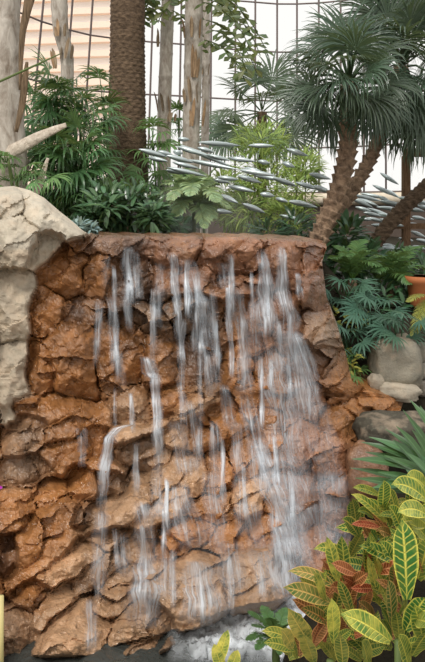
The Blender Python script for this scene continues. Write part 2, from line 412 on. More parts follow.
for j in range(nrow):
    for i in range(ncol):
        a, b = PX[j, i], PY[j, i]
        q = V((a * .045, b * .045, 0))
        nx[j, i] = noise.fractal(q, 1, 2, 3); ny[j, i] = noise.fractal(q + V((40, 9, 3)), 1, 2, 3)
        fb[j, i] = noise.fractal(V((a * .022, b * .022, 5)), .9, 2, 5)
        fine[j, i] = noise.fractal(V((a * .16, b * .16, 9)), .7, 2, 4)
        rdg[j, i] = noise.ridged_multi_fractal(V((a * .05 + b * .02, b * .06 - a * .02, 2)), .9, 2.1, 5, 1., 2.)
WX = PX + nx * 5; WY = PY + ny * 5
CE = np.array([c[:8] for c in cells], dtype=float)
D1 = np.full(PX.shape, 1e9); D2 = np.full(PX.shape, 1e9); ID = np.zeros(PX.shape, dtype=int)
for k, c in enumerate(CE):
    a = math.radians(c[4]); ca, sa = math.cos(a), math.sin(a)
    dx, dy = WX - c[0], WY - c[1]
    d = np.sqrt(((dx * ca + dy * sa) / c[2]) ** 2 + ((-dx * sa + dy * ca) / c[3]) ** 2)
    D2 = np.where(d < D1, D1, np.minimum(D2, d)); ID = np.where(d < D1, k, ID); D1 = np.minimum(D1, d)
def blur(A, n, k=2):
    for _ in range(k):
        for ax in (0, 1):
            pad = [(0, 0)] * A.ndim; pad[ax] = (n, n); B = np.pad(A, pad, mode='edge'); cs_ = np.cumsum(B, axis=ax)
            cs_ = np.concatenate([np.zeros_like(np.take(cs_, [0], ax)), cs_], axis=ax); L_ = A.shape[ax]
            A = (np.take(cs_, range(2 * n + 1, 2 * n + 1 + L_), ax) - np.take(cs_, range(0, L_), ax)) / (2 * n + 1)
    return A
cw = .09 + .07 * np.clip(fb, -1, 1)
cr = np.clip((D2 - D1) / np.maximum(cw, .03), 0, 1)   # 0 in a crack, 1 on the block
crs = np.clip((D2 - D1) / .3, 0, 1)
cmask = np.clip(.5 + 1.5 * nx, .12, 1)                # cracks fade in and out along their length
# small fracture facets, stretched along the bedding
rs = np.random.RandomState(3)
def facets(n, sx, sy, ang, amp):
    s = rs.uniform([-80, 180], [420, 670], (n, 2)); tl = rs.normal(0, amp, (n, 2)); of = rs.normal(0, amp * 2.5, n)
    a = math.radians(ang); ca, sa = math.cos(a), math.sin(a)
    best = np.full(PX.shape, 1e9); h = np.zeros(PX.shape)
    for k in range(n):
        dx, dy = WX - s[k, 0], WY - s[k, 1]
        d = ((dx * ca + dy * sa) / sx) ** 2 + ((-dx * sa + dy * ca) / sy) ** 2
        hh = of[k] + dx * tl[k, 0] + dy * tl[k, 1]
        h = np.where(d < best, hh, h); best = np.minimum(best, d)
    return h
fac = facets(240, 2.4, 1, -32, .0014) + facets(1100, 2.2, 1, -30, .0006)
# every block is cut by a few planes round its main face
cut = np.zeros(PX.shape)
for k, c in enumerate(CE):
    r_ = np.random.RandomState(100 + k); a = math.radians(c[4]); ca, sa = math.cos(a), math.sin(a); m_ = ID == k
    dx, dy = WX[m_] - c[0], WY[m_] - c[1]
    ux, uy = (dx * ca + dy * sa) / c[2], (-dx * sa + dy * ca) / c[3]
    h = np.zeros(dx.shape); sz = min(c[2], c[3]) * 4.6 / F
    for j in range(6):
        ph = 2 * PI * j / 6 + r_.uniform(-.5, .5); th = r_.uniform(.15, .75); sl = r_.uniform(.3, 1.3)
        h = np.minimum(h, -(ux * math.cos(ph) + uy * math.sin(ph) - th) * sl * sz)
    cut[m_] = h
MPP = 4.6 / F
base = np.interp(PY, [180,236,262,300,380,430,500,560,620,660], [4.78,4.73,4.72,4.68,4.64,4.56,4.38,4.22,4.06,3.98])
base = base - np.interp(PX, [-70,20,90,160], [.25,.12,.0,0]) * np.interp(PY, [230,300,400,520], [.6,.6,.8,1])
base = base + np.clip((PX - 285) / 45, 0, 1.4) ** 2 * .16 * np.interp(PY, [240, 380, 420, 660], [1, 1, .5, .4])
base = base + np.clip((PX - 345) / 60, 0, 2) * .45
rel = np.zeros_like(PX)
CK = CE[ID]; 
lx = (WX - CK[..., 0]) * MPP; ly = (WY - CK[..., 1]) * MPP
rel = CK[..., 5] + ly * CK[..., 6] * .75 - lx * CK[..., 7]
isg = np.array([c[8] == GREY for c in cells])[ID]
bul = (1 - np.clip(D1, 0, 1.3) ** 2 / 1.7)
big = np.minimum(CK[..., 2], CK[..., 3]) > 30
rel = blur(rel, 1, 1) + cut + bul * np.minimum(CK[..., 2], CK[..., 3]) * MPP * np.where(big, .26, .06) - (1 - cr) ** 1.5 * .04 * cmask
amp = np.where(isg, .35, 1.)
rel += amp * (fac * np.where(np.array([c[8] == TAN for c in cells])[ID], .55, 1.) + fine * .004 + (rdg - .9) * .007) + fb * .05
DEP = base - rel
# the rounded top and the outer right edge turn away from the viewer
tt = (PY - np.vectorize(topline)(np.minimum(PX, 328)))
DEP += np.clip(1 - tt / np.where(PX < 85, 14, 4), 0, 1) ** 2 * np.where(PX < 85, .22, .05)
fl = np.interp(PX, [150, 186, 205, 225, 250, 280, 300, 330], [655, 640, 624, 610, 604, 600, 592, 588])
DEP += np.clip((PY - fl) / 14, 0, 3) * .35
DEP -= np.clip((PY - 590) / 60, 0, 1) * np.clip((190 - PX) / 20, 0, 1) * .12
DEP = np.minimum(DEP, 6.6)
def surf(px, py):
    j = int(np.clip(np.argmin(np.abs(PY[:, 200] - py)), 0, nrow - 1)); i = int(np.clip(np.argmin(np.abs(PX[j] - px)), 0, ncol - 1))
    return DEP[j, i]

tone = np.array([TONE[c[8]] for c in cells])[ID]
jit = np.array([random.Random(k).uniform(.82, 1.18) for k in range(len(cells))])[ID]
tone = tone * jit[..., None]
isg3 = blur(isg.astype(float), 1, 1)
tr_ = blur(np.where(isg[..., None], np.array(TONE[RUST]), tone), 5, 2); tg_ = blur(np.where(isg[..., None], tone, np.array(TONE[GREY])), 4, 2)
tone = tr_ * (1 - isg3[..., None]) + tg_ * isg3[..., None]
damp = np.exp(-((PX - 185) / 95) ** 2 - ((PY - 315) / 60) ** 2)      # the soaked dark band under the rim
patch = np.clip(.35 + 1.4 * nx + .6 * fb, 0, 1)
tone = tone * (1.10 - np.where(isg, 0, (.35 + .45 * patch) * damp + .22 * patch * np.clip((470 - PY) / 80, 0, 1)))[..., None]
gr = np.where(isg & (PY > 250), .25, 0)[..., None]
tone = tone * (1 - gr) + gr * np.array((.40, .27, .15))
ext = 14                                         # extra rings: top going back, right side going back
P3 = np.stack([(PX - CX) / F * DEP, DEP, CZ - (PY - HY) / F * DEP], -1)
allP = {}; 
def vid(j, i): return j * ncol + i
Vall = P3.reshape(-1, 3).tolist(); Call = tone.reshape(-1, 3).tolist()
quads = {}
for j in range(nrow - 1):
    for i in range(ncol - 1):
        quads.setdefault(int(ID[j, i]), []).append((vid(j, i), vid(j, i + 1), vid(j + 1, i + 1), vid(j + 1, i)))
# top deck rows
prev = [vid(0, i) for i in range(ncol)]
for r in range(1, 8):
    cur = []
    for i in range(ncol):
        p = P3[0, i]; k = r / 7
        grey_here = isg[0, i]
        back = p[1] + 1.5 * k
        zz = p[2] + (-.9 * k ** 1.5 if grey_here else .012 * math.sin(i * .3 + r) - .02 * k)
        Vall.append([p[0] * (1 + (.25 * k if not grey_here else .1 * k)), back, zz]); Call.append(Call[prev[i]]); cur.append(len(Vall) - 1)
    for i in range(ncol - 1):
        quads.setdefault(int(ID[0, i]), []).append((cur[i], cur[i + 1], prev[i + 1], prev[i]))
    prev = cur
# right flank
prev = [vid(j, ncol - 1) for j in range(nrow)]
for r in range(1, 8):
    cur = []
    for j in range(nrow):
        p = P3[j, -1]; k = r / 7
        Vall.append([p[0] + .10 * math.sin(k * 2.2), p[1] + 1.6 * k, p[2] - .02 * k + .02 * math.sin(j * .11 + r)]); Call.append(Call[prev[j]]); cur.append(len(Vall) - 1)
    for j in range(nrow - 1):
        quads.setdefault(int(ID[j, -1]), []).append((prev[j], cur[j], cur[j + 1], prev[j + 1]))
    prev = cur
cliff = thing('rock_cliff', 'tall wet rust-orange rock cliff under the waterfall, cracked into blocks', 'cliff', (0, 4.5, 0))
outcrop = thing('rock_outcrop', 'dry pale grey rock outcrop with a domed top beside the rust cliff', 'rock', (-1.4, 4.3, 0))
for k, qs in quads.items():
    ids = sorted({i for q in qs for i in q}); mp = {a: b for b, a in enumerate(ids)}
    mb = MB(); mb.add([Vall[i] for i in ids], [tuple(mp[i] for i in q) for q in qs], None, [(*Call[i], 1) for i in ids])
    gy = cells[k][8] == GREY
    mb.build('rock_block', M['grey' if gy else 'rust'], outcrop if gy else cliff, smooth=False)

# ------------------------------------------------------------------ falling water
fall = thing('waterfall', 'thin white streams of water falling over the rust rock face', 'waterfall', (.2, 4.5, 0))
def stream(pts, ws, a=1., n=None, off=.02, fade=(.08, .25)):
    """pts: (px, py) down the face, ws: widths in px; clings to the face and jumps clear below each ledge"""
    n = n or max(8, int((pts[-1][1] - pts[0][1]) / 5))
    vs, fs, uv, cs = [], [], [], []; run = 9; L = 0; last = None
    cols = 5
    for k in range(n + 1):
        t = k / n; f = t * (len(pts) - 1); i = min(int(f), len(pts) - 2); f -= i
        px = pts[i][0] * (1 - f) + pts[i + 1][0] * f; py = pts[i][1] * (1 - f) + pts[i + 1][1] * f
        wd = 1.3 * float(np.interp(t, np.linspace(0, 1, len(ws)), ws))
        d = min(surf(px - wd * .35, py), surf(px, py), surf(px + wd * .35, py)) - off
        run = min(run + .012, d); d = run
        if last is not None: L += abs(py - last) * d / F
        last = py
        al = a * min(1, t / fade[0]) * min(1, (1 - t) / fade[1])
        for c in range(cols):
            q = c / (cols - 1) - .5
            p = at(px + q * wd * (1 + .5 * noise.noise(V((pts[0][0], py * .06, q)))) + 1.2 * noise.noise(V((pts[0][0] * 3, py * .04, 2))), py, d + abs(q) ** 2 * .05 * wd / 20)
            vs.append(p); uv.append((q * wd * d / F, L)); cs.append((al * (1 - (2 * abs(q)) ** 2), 0, 0, 1))
    for k in range(n):
        for c in range(cols - 1):
            b = k * cols + c; fs.append((b, b + 1, b + cols + 1, b + cols))
    mb = MB(); mb.add(vs, fs, uv, cs); return mb.build('water_stream', M['water'], fall)
S = [
 ([(128,246),(130,272),(131,306)],[9,13,16],1.1),([(136,250),(140,300)],[6,9],.8),([(110,296),(114,335),(115,372)],[8,9,7],.8),([(99,300),(97,335),(95,368)],[6,7,5],.9),
 ([(172,252),(175,285),(180,345)],[9,8,7],1.6),([(180,340),(183,400),(184,440)],[6,8,8],.7),([(189,258),(194,285),(199,310)],[14,18,18],.9),([(203,296),(207,340),(210,398)],[14,12,11],1.),
 ([(160,262),(158,330)],[10,8],.6),([(213,290),(216,340),(218,390)],[6,8,8],.8),([(146,356),(150,372),(155,380)],[12,14,12],1.1),([(155,372),(156,405),(158,470)],[11,9,8],1.7),([(157,465),(158,520)],[10,16],.7),
 ([(132,424),(118,428),(109,438),(104,470),(102,516)],[6,8,10,10,9],1.8),([(102,510),(100,560),(98,604)],[14,16,12],.7),([(90,598),(92,655)],[10,12],.8),([(80,425),(82,468)],[10,9],.6),
 ([(238,288),(242,330),(246,400)],[9,13,16],1.1),([(246,395),(256,450),(262,500)],[16,18,18],.9),([(262,248),(266,290),(270,350)],[8,16,24],1.2),([(270,340),(280,420),(292,500)],[24,34,36],.85),
 ([(282,246),(284,290),(290,340)],[6,13,20],1.3),([(290,330),(300,380),(306,430)],[22,28,30],.95),([(297,272),(300,300)],[5,8],.8),([(294,330),(308,368),(319,418)],[14,16,16],1.3),
 ([(258,436),(270,480),(284,530),(296,588)],[14,22,30,34],1.2),([(276,440),(290,500),(302,580)],[20,30,36],.8),([(300,420),(312,480),(322,560)],[24,34,40],.55),([(320,400),(332,470),(340,540)],[14,26,30],.4),
 ([(222,262),(226,290)],[12,14],.5),([(254,300),(256,372)],[10,12],.9),([(176,420),(184,455),(188,478)],[12,18,22],.9),([(190,400),(196,440),(198,470)],[8,10,10],.7),([(214,420),(216,470),(218,500)],[10,12,12],.7),
 ([(140,500),(146,540),(150,570)],[16,20,18],.7),([(178,480),(186,530),(190,550)],[26,30,24],.75),([(210,470),(214,520),(216,556)],[16,20,16],.7),([(146,556),(146,585),(146,630)],[14,24,44],1.25),([(166,556),(166,600)],[16,26],.6),
 ([(196,560),(199,580),(203,628)],[18,34,44],1.2),([(230,540),(236,600)],[24,34],.5),([(236,420),(240,480),(242,540)],[12,14,14],.7),([(282,528),(292,604)],[30,44],.9),([(250,500),(262,560),(268,600)],[16,24,30],.6),([(120,530),(126,580)],[12,16],.6),
 ([(108,255),(104,290)],[8,8],.4),([(120,350),(122,392)],[8,8],.6),([(224,384),(232,430)],[10,12],.7),([(332,470),(330,560)],[26,30],.5),
]
for p, ws, a in S: stream(p, ws, a)
r2 = random.Random(5)
for k in range(44):
    x = r2.uniform(104, 306); y = r2.choice([r2.uniform(250, 330), r2.uniform(330, 480), r2.uniform(470, 560)])
    l = r2.uniform(35, 80); stream([(x, y), (x + r2.uniform(-1, 3) + max(0, x - 250) * .1, y + l)], [r2.uniform(3, 6), r2.uniform(4, 9)], r2.uniform(.8, 1.6))

# ------------------------------------------------------------------ pool and ground
def sheet(name, nxs, nys, fn, m, colfn=None):
    mb = MB(); vs = []; fs = []; cs = []
    for j in range(nys + 1):
        for i in range(nxs + 1):
            p = fn(i / nxs, j / nys); vs.append(p); cs.append(colfn(p) if colfn else (1, 1, 1, 1))
    for j in range(nys):
        for i in range(nxs):
            a = j * (nxs + 1) + i; fs.append((a, a + 1, a + nxs + 2, a + nxs + 1))
    mb.add(vs, fs, None, cs); o = mb.build(name, m); o['kind'] = 'structure'; return o
def nz(x, y, s, k=0): return noise.fractal(V((x * s, y * s, k)), 1, 2, 4)
sheet('pool_water', 40, 30, lambda u, v: V((-3 + 6 * u, 2.0 + 3.6 * v, .46 + .012 * nz(6 * u, 4 * v, 5))), M['pool'])
sheet('ground_basin', 6, 6, lambda u, v: V((-3 + 6 * u, 1.9 + 2.6 * v, .40)), M['soil'])
fo = MB(); vs = []; fs = []; cs = []
for j in range(41):
    for i in range(61):
        px, py = 166 + 160 * i / 60, 588 + 76 * j / 40
        d = (CZ - .48) * F / (py - HY); p = at(px, py, d)
        q = min(1, min(i, 60 - i) / 12) * min(1, j / 8) * min(1, (40 - j) / 6)
        p.z = .47 + .06 * q * (.6 + nz(p.x, p.y, 7, 3)) + .03 * q * nz(p.x, p.y, 26, 5)
        vs.append(p); cs.append((min(1, q * 1.6 * max(0, .75 + nz(p.x, p.y, 4, 8))), 0, 0, 1))
for j in range(40):
    for i in range(60):
        a = j * 61 + i; fs.append((a, a + 1, a + 62, a + 61))
fo.add(vs, fs, None, cs); tag(fo.build('foam', M['foam']), 'churning white foam on the pool at the foot of the falls', 'foam', kind='stuff')

def groundz(x, y):
    z = np.interp(y, [4.6, 5.2, 7, 9, 14, 26], [2.42, 2.48, 2.45, 2.45, 2.3, 2.2])
    k = np.clip((x - (.75 + (y - 4.6) * .10)) / .5, 0, 1)                 # the lower garden beyond the cliff's flank
    lo = np.interp(y, [4.6, 5.4, 5.75, 6.1, 7.5, 9, 13, 26], [.55, 1.1, 1.55, 1.92, 2.03, 2.08, 2.1, 2.2])
    return float(z * (1 - k) + lo * k)
def gfn(u, v):
    y = 5.9 + 22 * v ** 1.7; x = (-.62 + 1.24 * u) * (y + 3)
    return V((x, y, groundz(x, y) - .08 + .06 * nz(x, y, .8) - (1.6 if v == 0 else 0)))
sheet('ground', 60, 50, gfn, M['soil'])
sheet('ground_recess', 46, 24, lambda u, v: V((.55 + 4.6 * u, 3.9 + 2.7 * v, float(np.interp(3.9 + 2.7 * v, [3.9, 4.5, 5.0, 5.3, 5.5, 5.75, 6.1, 6.6], [.40, .50, .95, 1.02, 1.2, 1.58, 1.9, 2.0])) - .03 + .05 * nz(u * 3, v * 2, 2))), M['soil'])
# planting bed the viewer stands beside, with its edge dropping to the pool
def bedfn(u, v):
    x = .26 + 2.2 * u; y = 1.2 + 2.35 * v
    e = min(1, u / .12, (1 - v) / .1)
    return V((x, y, 1.08 * max(0, e) ** .5 - .05 + .05 * nz(x, y, 2)))
sheet('ground_bed', 40, 40, bedfn, M['soil'])
sheet('ground_border', 12, 20, lambda u, v: V((-2.6 + u * (2.6 - .295 * (1.2 + 2 * v)), 1.2 + 2 * v, 1.0 + .02 * nz(u * 4, v * 3, 3) - (.9 if u == 1 or v == 1 else 0))), M['soil'])
sheet('floor', 4, 4, lambda u, v: V((-3 + 6 * u, -2.5 + 3.4 * v, 1.02)), M['path'])

# ------------------------------------------------------------------ glass wall, tower outside, back wall
win = thing('window_1', None, None, (1.4, 14, 0), kind='structure')
DW = 22.
wp = [(-70,.70),(-20,.79),(0,.82),(26,.86),(58,.90),(80,.925),(114,.945),(147,.955),(178,.962),(210,.975),(235,.985),(255,.992),(277,1.),(297,1.),(319,.995),(341,.985),(364,.972),(386,.955),(408,.935),(432,.91),(470,.87),(520,.80)]
wpts = [(((px - CX) / F * DW * k), DW * k) for px, k in wp]
def wall_at(i, z):                                # the ribs lean in towards the top
    x, y = wpts[i]; k = max(0, z - 3.4) * np.interp(wp[i][0], [0, 100, 230, 520], [.15, .13, .02, .01])
    dx, dy = 1.6 - x, 12 - y; l = math.hypot(dx, dy); return V((x + dx / l * k * 1.2, y + dy / l * k, z))
RZ = [3.45, 4.85, 6.32, 7.85, 9.35, 10.8, 12.3]
for i in range(len(wp)):
    mb = MB(); tube(mb, [wall_at(i, z) for z in RZ], .03, 6); mb.build('mullion', M['mullion'], win)
for z in RZ:
    mb = MB(); tube(mb, [wall_at(i, z) for i in range(len(wp))], .026, 6); mb.build('transom', M['mullion'], win)
for i in range(len(wp) - 1):
    mb = MB()
    for a, b in zip(RZ[:-1], RZ[1:]):
        mb.add([wall_at(i, a), wall_at(i + 1, a), wall_at(i + 1, b), wall_at(i, b)], [(0, 1, 2, 3)])
    mb.build('pane', M['glass'], win, smooth=False)
mb = MB(); n = len(wp)
for z0, z1 in ((1.6, 3.1),):
    vs = [V((x, y + .06, z0)) for x, y in wpts] + [V((x, y + .06, z1)) for x, y in wpts]
    mb.add(vs, [(i, i + 1, n + i + 1, n + i) for i in range(n - 1)])
mb.build('wall_back', M['brownwall'])['kind'] = 'structure'
mb = MB(); tube(mb, [V((x, y, 3.24)) for x, y in wpts], .19, 10); mb.build('trim_1', M['cream'])['kind'] = 'structure'
# striped tower
tw = thing('hotel_tower', 'pale striped tower block seen outside through the glass wall', 'building', at(58, 215, 60))
def box(mb, c, sx, sy, sz, rz=0):
    cs_, sn = math.cos(rz), math.sin(rz); vs = []
    for k in range(8):
        x, y, z = ((k & 1) - .5) * sx, ((k >> 1 & 1) - .5) * sy, ((k >> 2) - .5) * sz
        vs.append(V((c[0] + x * cs_ - y * sn, c[1] + x * sn + y * cs_, c[2] + z)))
    mb.add(vs, [(0, 2, 3, 1), (4, 5, 7, 6), (0, 1, 5, 4), (2, 6, 7, 3), (0, 4, 6, 2), (1, 3, 7, 5)])
tz0 = CZ - 2; tc = at(42, 215, 60)
mb = MB(); box(mb, (tc.x, tc.y + 2, tz0 + 13), 16, 4, 26, -.12); mb.build('tower_core', M['towerw'], tw, False)
for k in range(26):
    mb = MB(); box(mb, (tc.x, tc.y, tz0 + 1.2 * k), 14.6, 1.2, .52, -.12); mb.build('balcony_band', M['tower'], tw, False)

# ------------------------------------------------------------------ trunks behind the rim
def gz(p): return groundz(p.x, p.y) - .05
def trunk_from(pxs, d, ws, n=60, fn=None, ns=24):
    P = smooth_path([at(a, b, d) for a, b in pxs], n)
    return P, [w_ * .5 * d / F for w_ in lerp_list(ws, n)]
def to_ground(pxs, d):                            # first point moved down to the ground
    a, b = pxs[0]; p = at(a, b, d); g_ = groundz(p.x, d) - .05
    return [(a, HY + (CZ - g_) * F / d)] + list(pxs)[1:]

# date palm
d = 9.; px = to_ground([(128,0),(127,120),(127.5,40),(128,-70),(128,-150)], d)
base = at(px[0][0], px[0][1], d)
dp = thing('date_palm', 'thick dark brown fibrous palm trunk rising behind the shrub on the rim', 'palm', base)
P, R = trunk_from(px, d, [44, 37, 34, 34, 33], 260)
def scales(a, L):
    row = L / .052; k = int(row); f = row - k
    b = (a * 15 + (k % 2) * .5) % 1
    return 1 + .075 * (1 - f) * (1 - (2 * abs(b - .5)) ** 2) - .02
mb = MB(); tube(mb, P, R, 90, fn=scales); mb.build('trunk', M['datebark'], dp)
for k in range(16):
    a = 2 * PI * k / 16; top = P[-1]; o = V((math.cos(a), math.sin(a), 0))
    mb = MB(); pinnate(mb, [top, top + o * .9 + V((0, 0, .9)), top + o * 2. + V((0, 0, .8)), top + o * 2.8], 26, .45, .03, col=None); mb.build('frond', M['fanleaf'], dp)

def fishtail_spray(mb, p0, d0, L, n, r):
    """hanging spray of wedge-shaped leaflets"""
    pts = [p0]; d_ = d0.normalized()
    for k in range(10):
        d_ = (d_ + V((0, 0, -.16))).normalized(); pts.append(pts[-1] + d_ * L / 10)
    tube(mb, pts, .006, 5, (.7, .7, .4, 1))
    for k in range(n):
        t = (k + .5) / n * 10; i = min(int(t), 9); p = pts[i].lerp(pts[i + 1], t - i)
        for sg in (-1, 1):
            dd = V((sg * r.uniform(.5, 1), r.uniform(-.5, .5), r.uniform(-.9, .1)))
            blade(mb, p, dd, V((r.uniform(-.6, .6), -1, .4)), r.uniform(.10, .18), r.uniform(.06, .10), .3, 3, .15, lambda t: .12 + .95 * t if t < .9 else .7, shade(r, .6, 1.5, .25))
def pale_palm(name, label, pxs, d, ws, sheaths, sprays, seed, group=None):
    r = random.Random(seed); pxs = to_ground(pxs, d); b = at(pxs[0][0], pxs[0][1], d)
    t = thing(name, label, 'palm', b, group)
    P, R = trunk_from(pxs, d, ws, 120)
    mb = MB(); tube(mb, P, R, 20, fn=lambda a, L: 1 + .05 * (1 if (L / .32) % 1 < .12 else 0) + .03 * noise.noise(V((a * 6, L * 3, seed))))
    mb.build('trunk', M['palebark'], t)
    for (sx, sy, ln, lean) in sheaths:            # dry leaf bases clasping the trunk, split at the tip
        mb = MB(); c = at(sx, sy, d - .02); rad = max(R) * 1.05
        for q in range(3):
            ang = -PI / 2 + (q - 1) * .5 + r.uniform(-.6, .6); o = V((math.cos(ang) * rad, math.sin(ang) * rad, 0))
            blade(mb, c + o - V((0, 0, ln * .5)), V((lean * .35 + o.x * .6, o.y * .5, 1)), V((o.x, o.y, 0)), ln * r.uniform(.28, .55), rad * .4, r.uniform(-.2, .3), 6, -.2, lambda t: .55 + .45 * math.sin(PI * t), shade(r, 1.2, 2.2, .1))
        mb.build('dry_leaf_base', M['dry'], t)
    for (sx, sy, dx, L) in sprays:
        mb = MB(); fishtail_spray(mb, at(sx, sy, d - r.uniform(-.2, .5)), V((dx, r.uniform(-.3, .2), -.1)), L, 10, r); mb.build('leaf_spray', M['fish'], t)
    return t
pale_palm('fishtail_palm', 'slender pale palm trunk close beside the thick date palm, dry sheath at mid height', [(164,0),(164,130),(166,60),(168,0),(169,-80)], 9.6, [13, 14, 13, 13, 12],
          [(164,92,.55,-.2),(172,108,.4,.5),(163,30,.5,0)], [(168,-12,-1,.5),(166,-20,-.8,.75),(170,-10,.5,.6),(168,-6,-.5,.9),(166,-16,-1.1,.4),(172,10,.3,.7),(160,8,-.5,.6)], 1)
pale_palm('fishtail_palm', 'tallest pale palm trunk with long dry sheaths and leaf sprays hanging at both sides', [(191,0),(191,140),(193,70),(194,0),(194,-80)], 9., [17, 17, 18, 18, 18],
          [(192,48,.8,.15),(190,80,.6,-.2),(196,100,.7,.2),(192,20,.5,0)], [(198,-14,1,.7),(200,-20,1.1,.95),(202,2,.8,.9),(206,20,.7,1.),(204,40,.8,.8),(190,-10,-.7,.6),(212,30,.4,.8),(210,0,.6,1.0),(206,-10,.9,1.2)], 2)
pale_palm('fishtail_palm', 'faint pale trunk standing half hidden directly behind the tallest pale trunk', [(204,0),(205,140),(206,70),(206,0),(206,-80)], 11.5, [8, 8, 8, 8, 8], [(205,60,.5,0)], [(207,-10,.5,.6)], 3)
pale_palm('slim_palm', 'slim pale trunk rising out of the lady palm clump before the striped tower', [(64,0),(66,120),(67,60),(60,20),(58,-80)], 8.6, [12, 12, 13, 16, 17], [(68,40,.5,.4),(58,50,.5,-.3),(62,22,.4,0)], [], 4)

# far-left tree with dead petioles
d = 6.2; px = to_ground([(6,0),(6,150),(4,70),(5,0),(6,-90)], d)
lt = thing('old_palm', 'broad whitish palm trunk at the picture edge carrying broken dead leaf stalks', 'palm', at(*px[0], d))
P, R = trunk_from(px, d, [44, 40, 31, 29, 29], 90)
mb = MB(); tube(mb, P, R, 28, fn=lambda a, L: 1 + .04 * noise.noise(V((a * 5, L * 4, 2))) + (.05 if (L / .4) % 1 < .1 else 0)); mb.build('trunk', M['palebark'], lt)
def stub(pts, d, ws, name, m, flat=.45):
    P = smooth_path([at(a, b, dd) for a, b, dd in pts], 20); W = [x * d / F for x in lerp_list(ws, 20)]
    mb = MB()
    vs, fs = [], []
    for i, p in enumerate(P):
        dd, s, u = frame(P[min(i + 1, 20)] - P[max(i - 1, 0)], V((0, -1, .3)))
        for k in range(10):
            a = 2 * PI * k / 10; rr_ = 1 + .1 * noise.noise(V((k * .7, i * .4, 1)))
            vs.append(p + (s * math.cos(a) + u * math.sin(a) * flat) * W[i] * .5 * rr_)
    for i in range(20):
        for k in range(10): fs.append((i * 10 + k, i * 10 + (k + 1) % 10, i * 10 + 10 + (k + 1) % 10, i * 10 + 10 + k))
    fs += [tuple(range(9, -1, -1)), tuple(200 + k for k in range(10))]
    mb.add(vs, fs); mb.build(name, m, lt)
stub([(-6,160,6.1),(22,146,6.0),(45,134,5.9),(66,125,5.85)], 5.9, [15, 15, 11, 5], 'dead_leaf_stalk', M['petiole'])
stub([(35,196,5.8),(40,182,5.8),(48,158,5.8)], 5.8, [7, 8, 3], 'dead_leaf_stalk', M['petiole'])
stub([(16,132,6.),(22,105,6.),(25,80,6.),(27,62,6.)], 6., [4, 7, 7, 3], 'dry_leaf_base', M['dry'])
stub([(20,90,6.05),(22,40,6.05),(26,15,6.05),(34,-20,6.05)], 6., [3, 6, 9, 12], 'dry_leaf_base', M['dry'])
stub([(-6,84,5.9),(25,70,5.9),(60,54,5.9)], 5.9, [2.5, 2.3, 1.2], 'thin_cane', M['stem'], 1)

# ------------------------------------------------------------------ lady palms
def lady_palm(label, spots, d, m, Lf, seed, nseg=9, group='lady palm clumps on the upper bank', name='lady_palm'):
    r = random.Random(seed); ax = sum(s[0] for s in spots) / len(spots); b = at(ax, 215, d); b.z = groundz(b.x, d) - .05
    t = thing(name, label, 'palm', b, group)
    for (cx_, cy_, sx, sy, n) in spots:
        st = MB(); foot = V((at(cx_, 0, d).x * .7 + b.x * .3, d + r.uniform(-.1, .1), b.z)); top = at(cx_, cy_, d)
        tube(st, smooth_path([foot, foot.lerp(top, .5) + V((.04, .03, 0)), top], 10), .013, 7); st.build('cane', M['stem'], t)
        mb = MB()
        for k in range(int(n * 1.35)):
            px, py = r.gauss(cx_, sx), r.gauss(cy_, sy); dd = d + r.uniform(-.45, .35)
            c = at(px, py, dd); s_ = at(cx_ * .8 + px * .2, cy_ + sy * .6, d)
            tube(mb, [s_, s_.lerp(c, .6) + V((0, 0, .04)), c], .004, 4, (.9, 1, .6, 1))
            out_ = V((px - cx_, -14 + r.uniform(-14, 8), -(py - cy_) * .4 + r.uniform(-4, 8)))
            fan(mb, c, out_, V((0, -.55, .85)), Lf * r.uniform(.75, 1.15), nseg + 2, 100, 1.2, .36, shade(r, .6, 1.7, .1), r)
        mb.build('foliage', m, t)
lady_palm('tall lady palm clump with dark drooping leaf fingers beside the whitish trunk', [(56,96,12,12,20),(80,118,16,14,24),(46,124,12,14,16)], 7.4, M['ladyleaf'], .30, 11)
lady_palm('lower lady palm clump with long hanging fingers behind the domed grey rock', [(58,168,14,13,22),(76,160,13,18,26),(66,200,14,14,24),(84,196,8,12,12)], 6.7, M['ladyleaf'], .30, 12)
lady_palm('small bright lady palm on top of the grey rock in front of the broken stalks', [(16,176,15,8,10),(8,158,10,8,4)], 5.7, M['fernleaf'], .20, 13, 11)
lady_palm('narrow lady palm tuft standing just in front of the date palm trunk base', [(105,112,5,16,10),(106,150,6,14,10)], 8.4, M['ladyleaf'], .3, 14)
lady_palm('sparse lady palm between the date palm and the slender pale trunk', [(152,140,8,14,10),(158,182,10,14,12)], 8.7, M['fernleaf'], .3, 15)
lady_palm('lady palm sprig low between the two brightest pale trunks', [(178,118,5,14,7)], 10.4, M['fernleaf'], .28, 16)

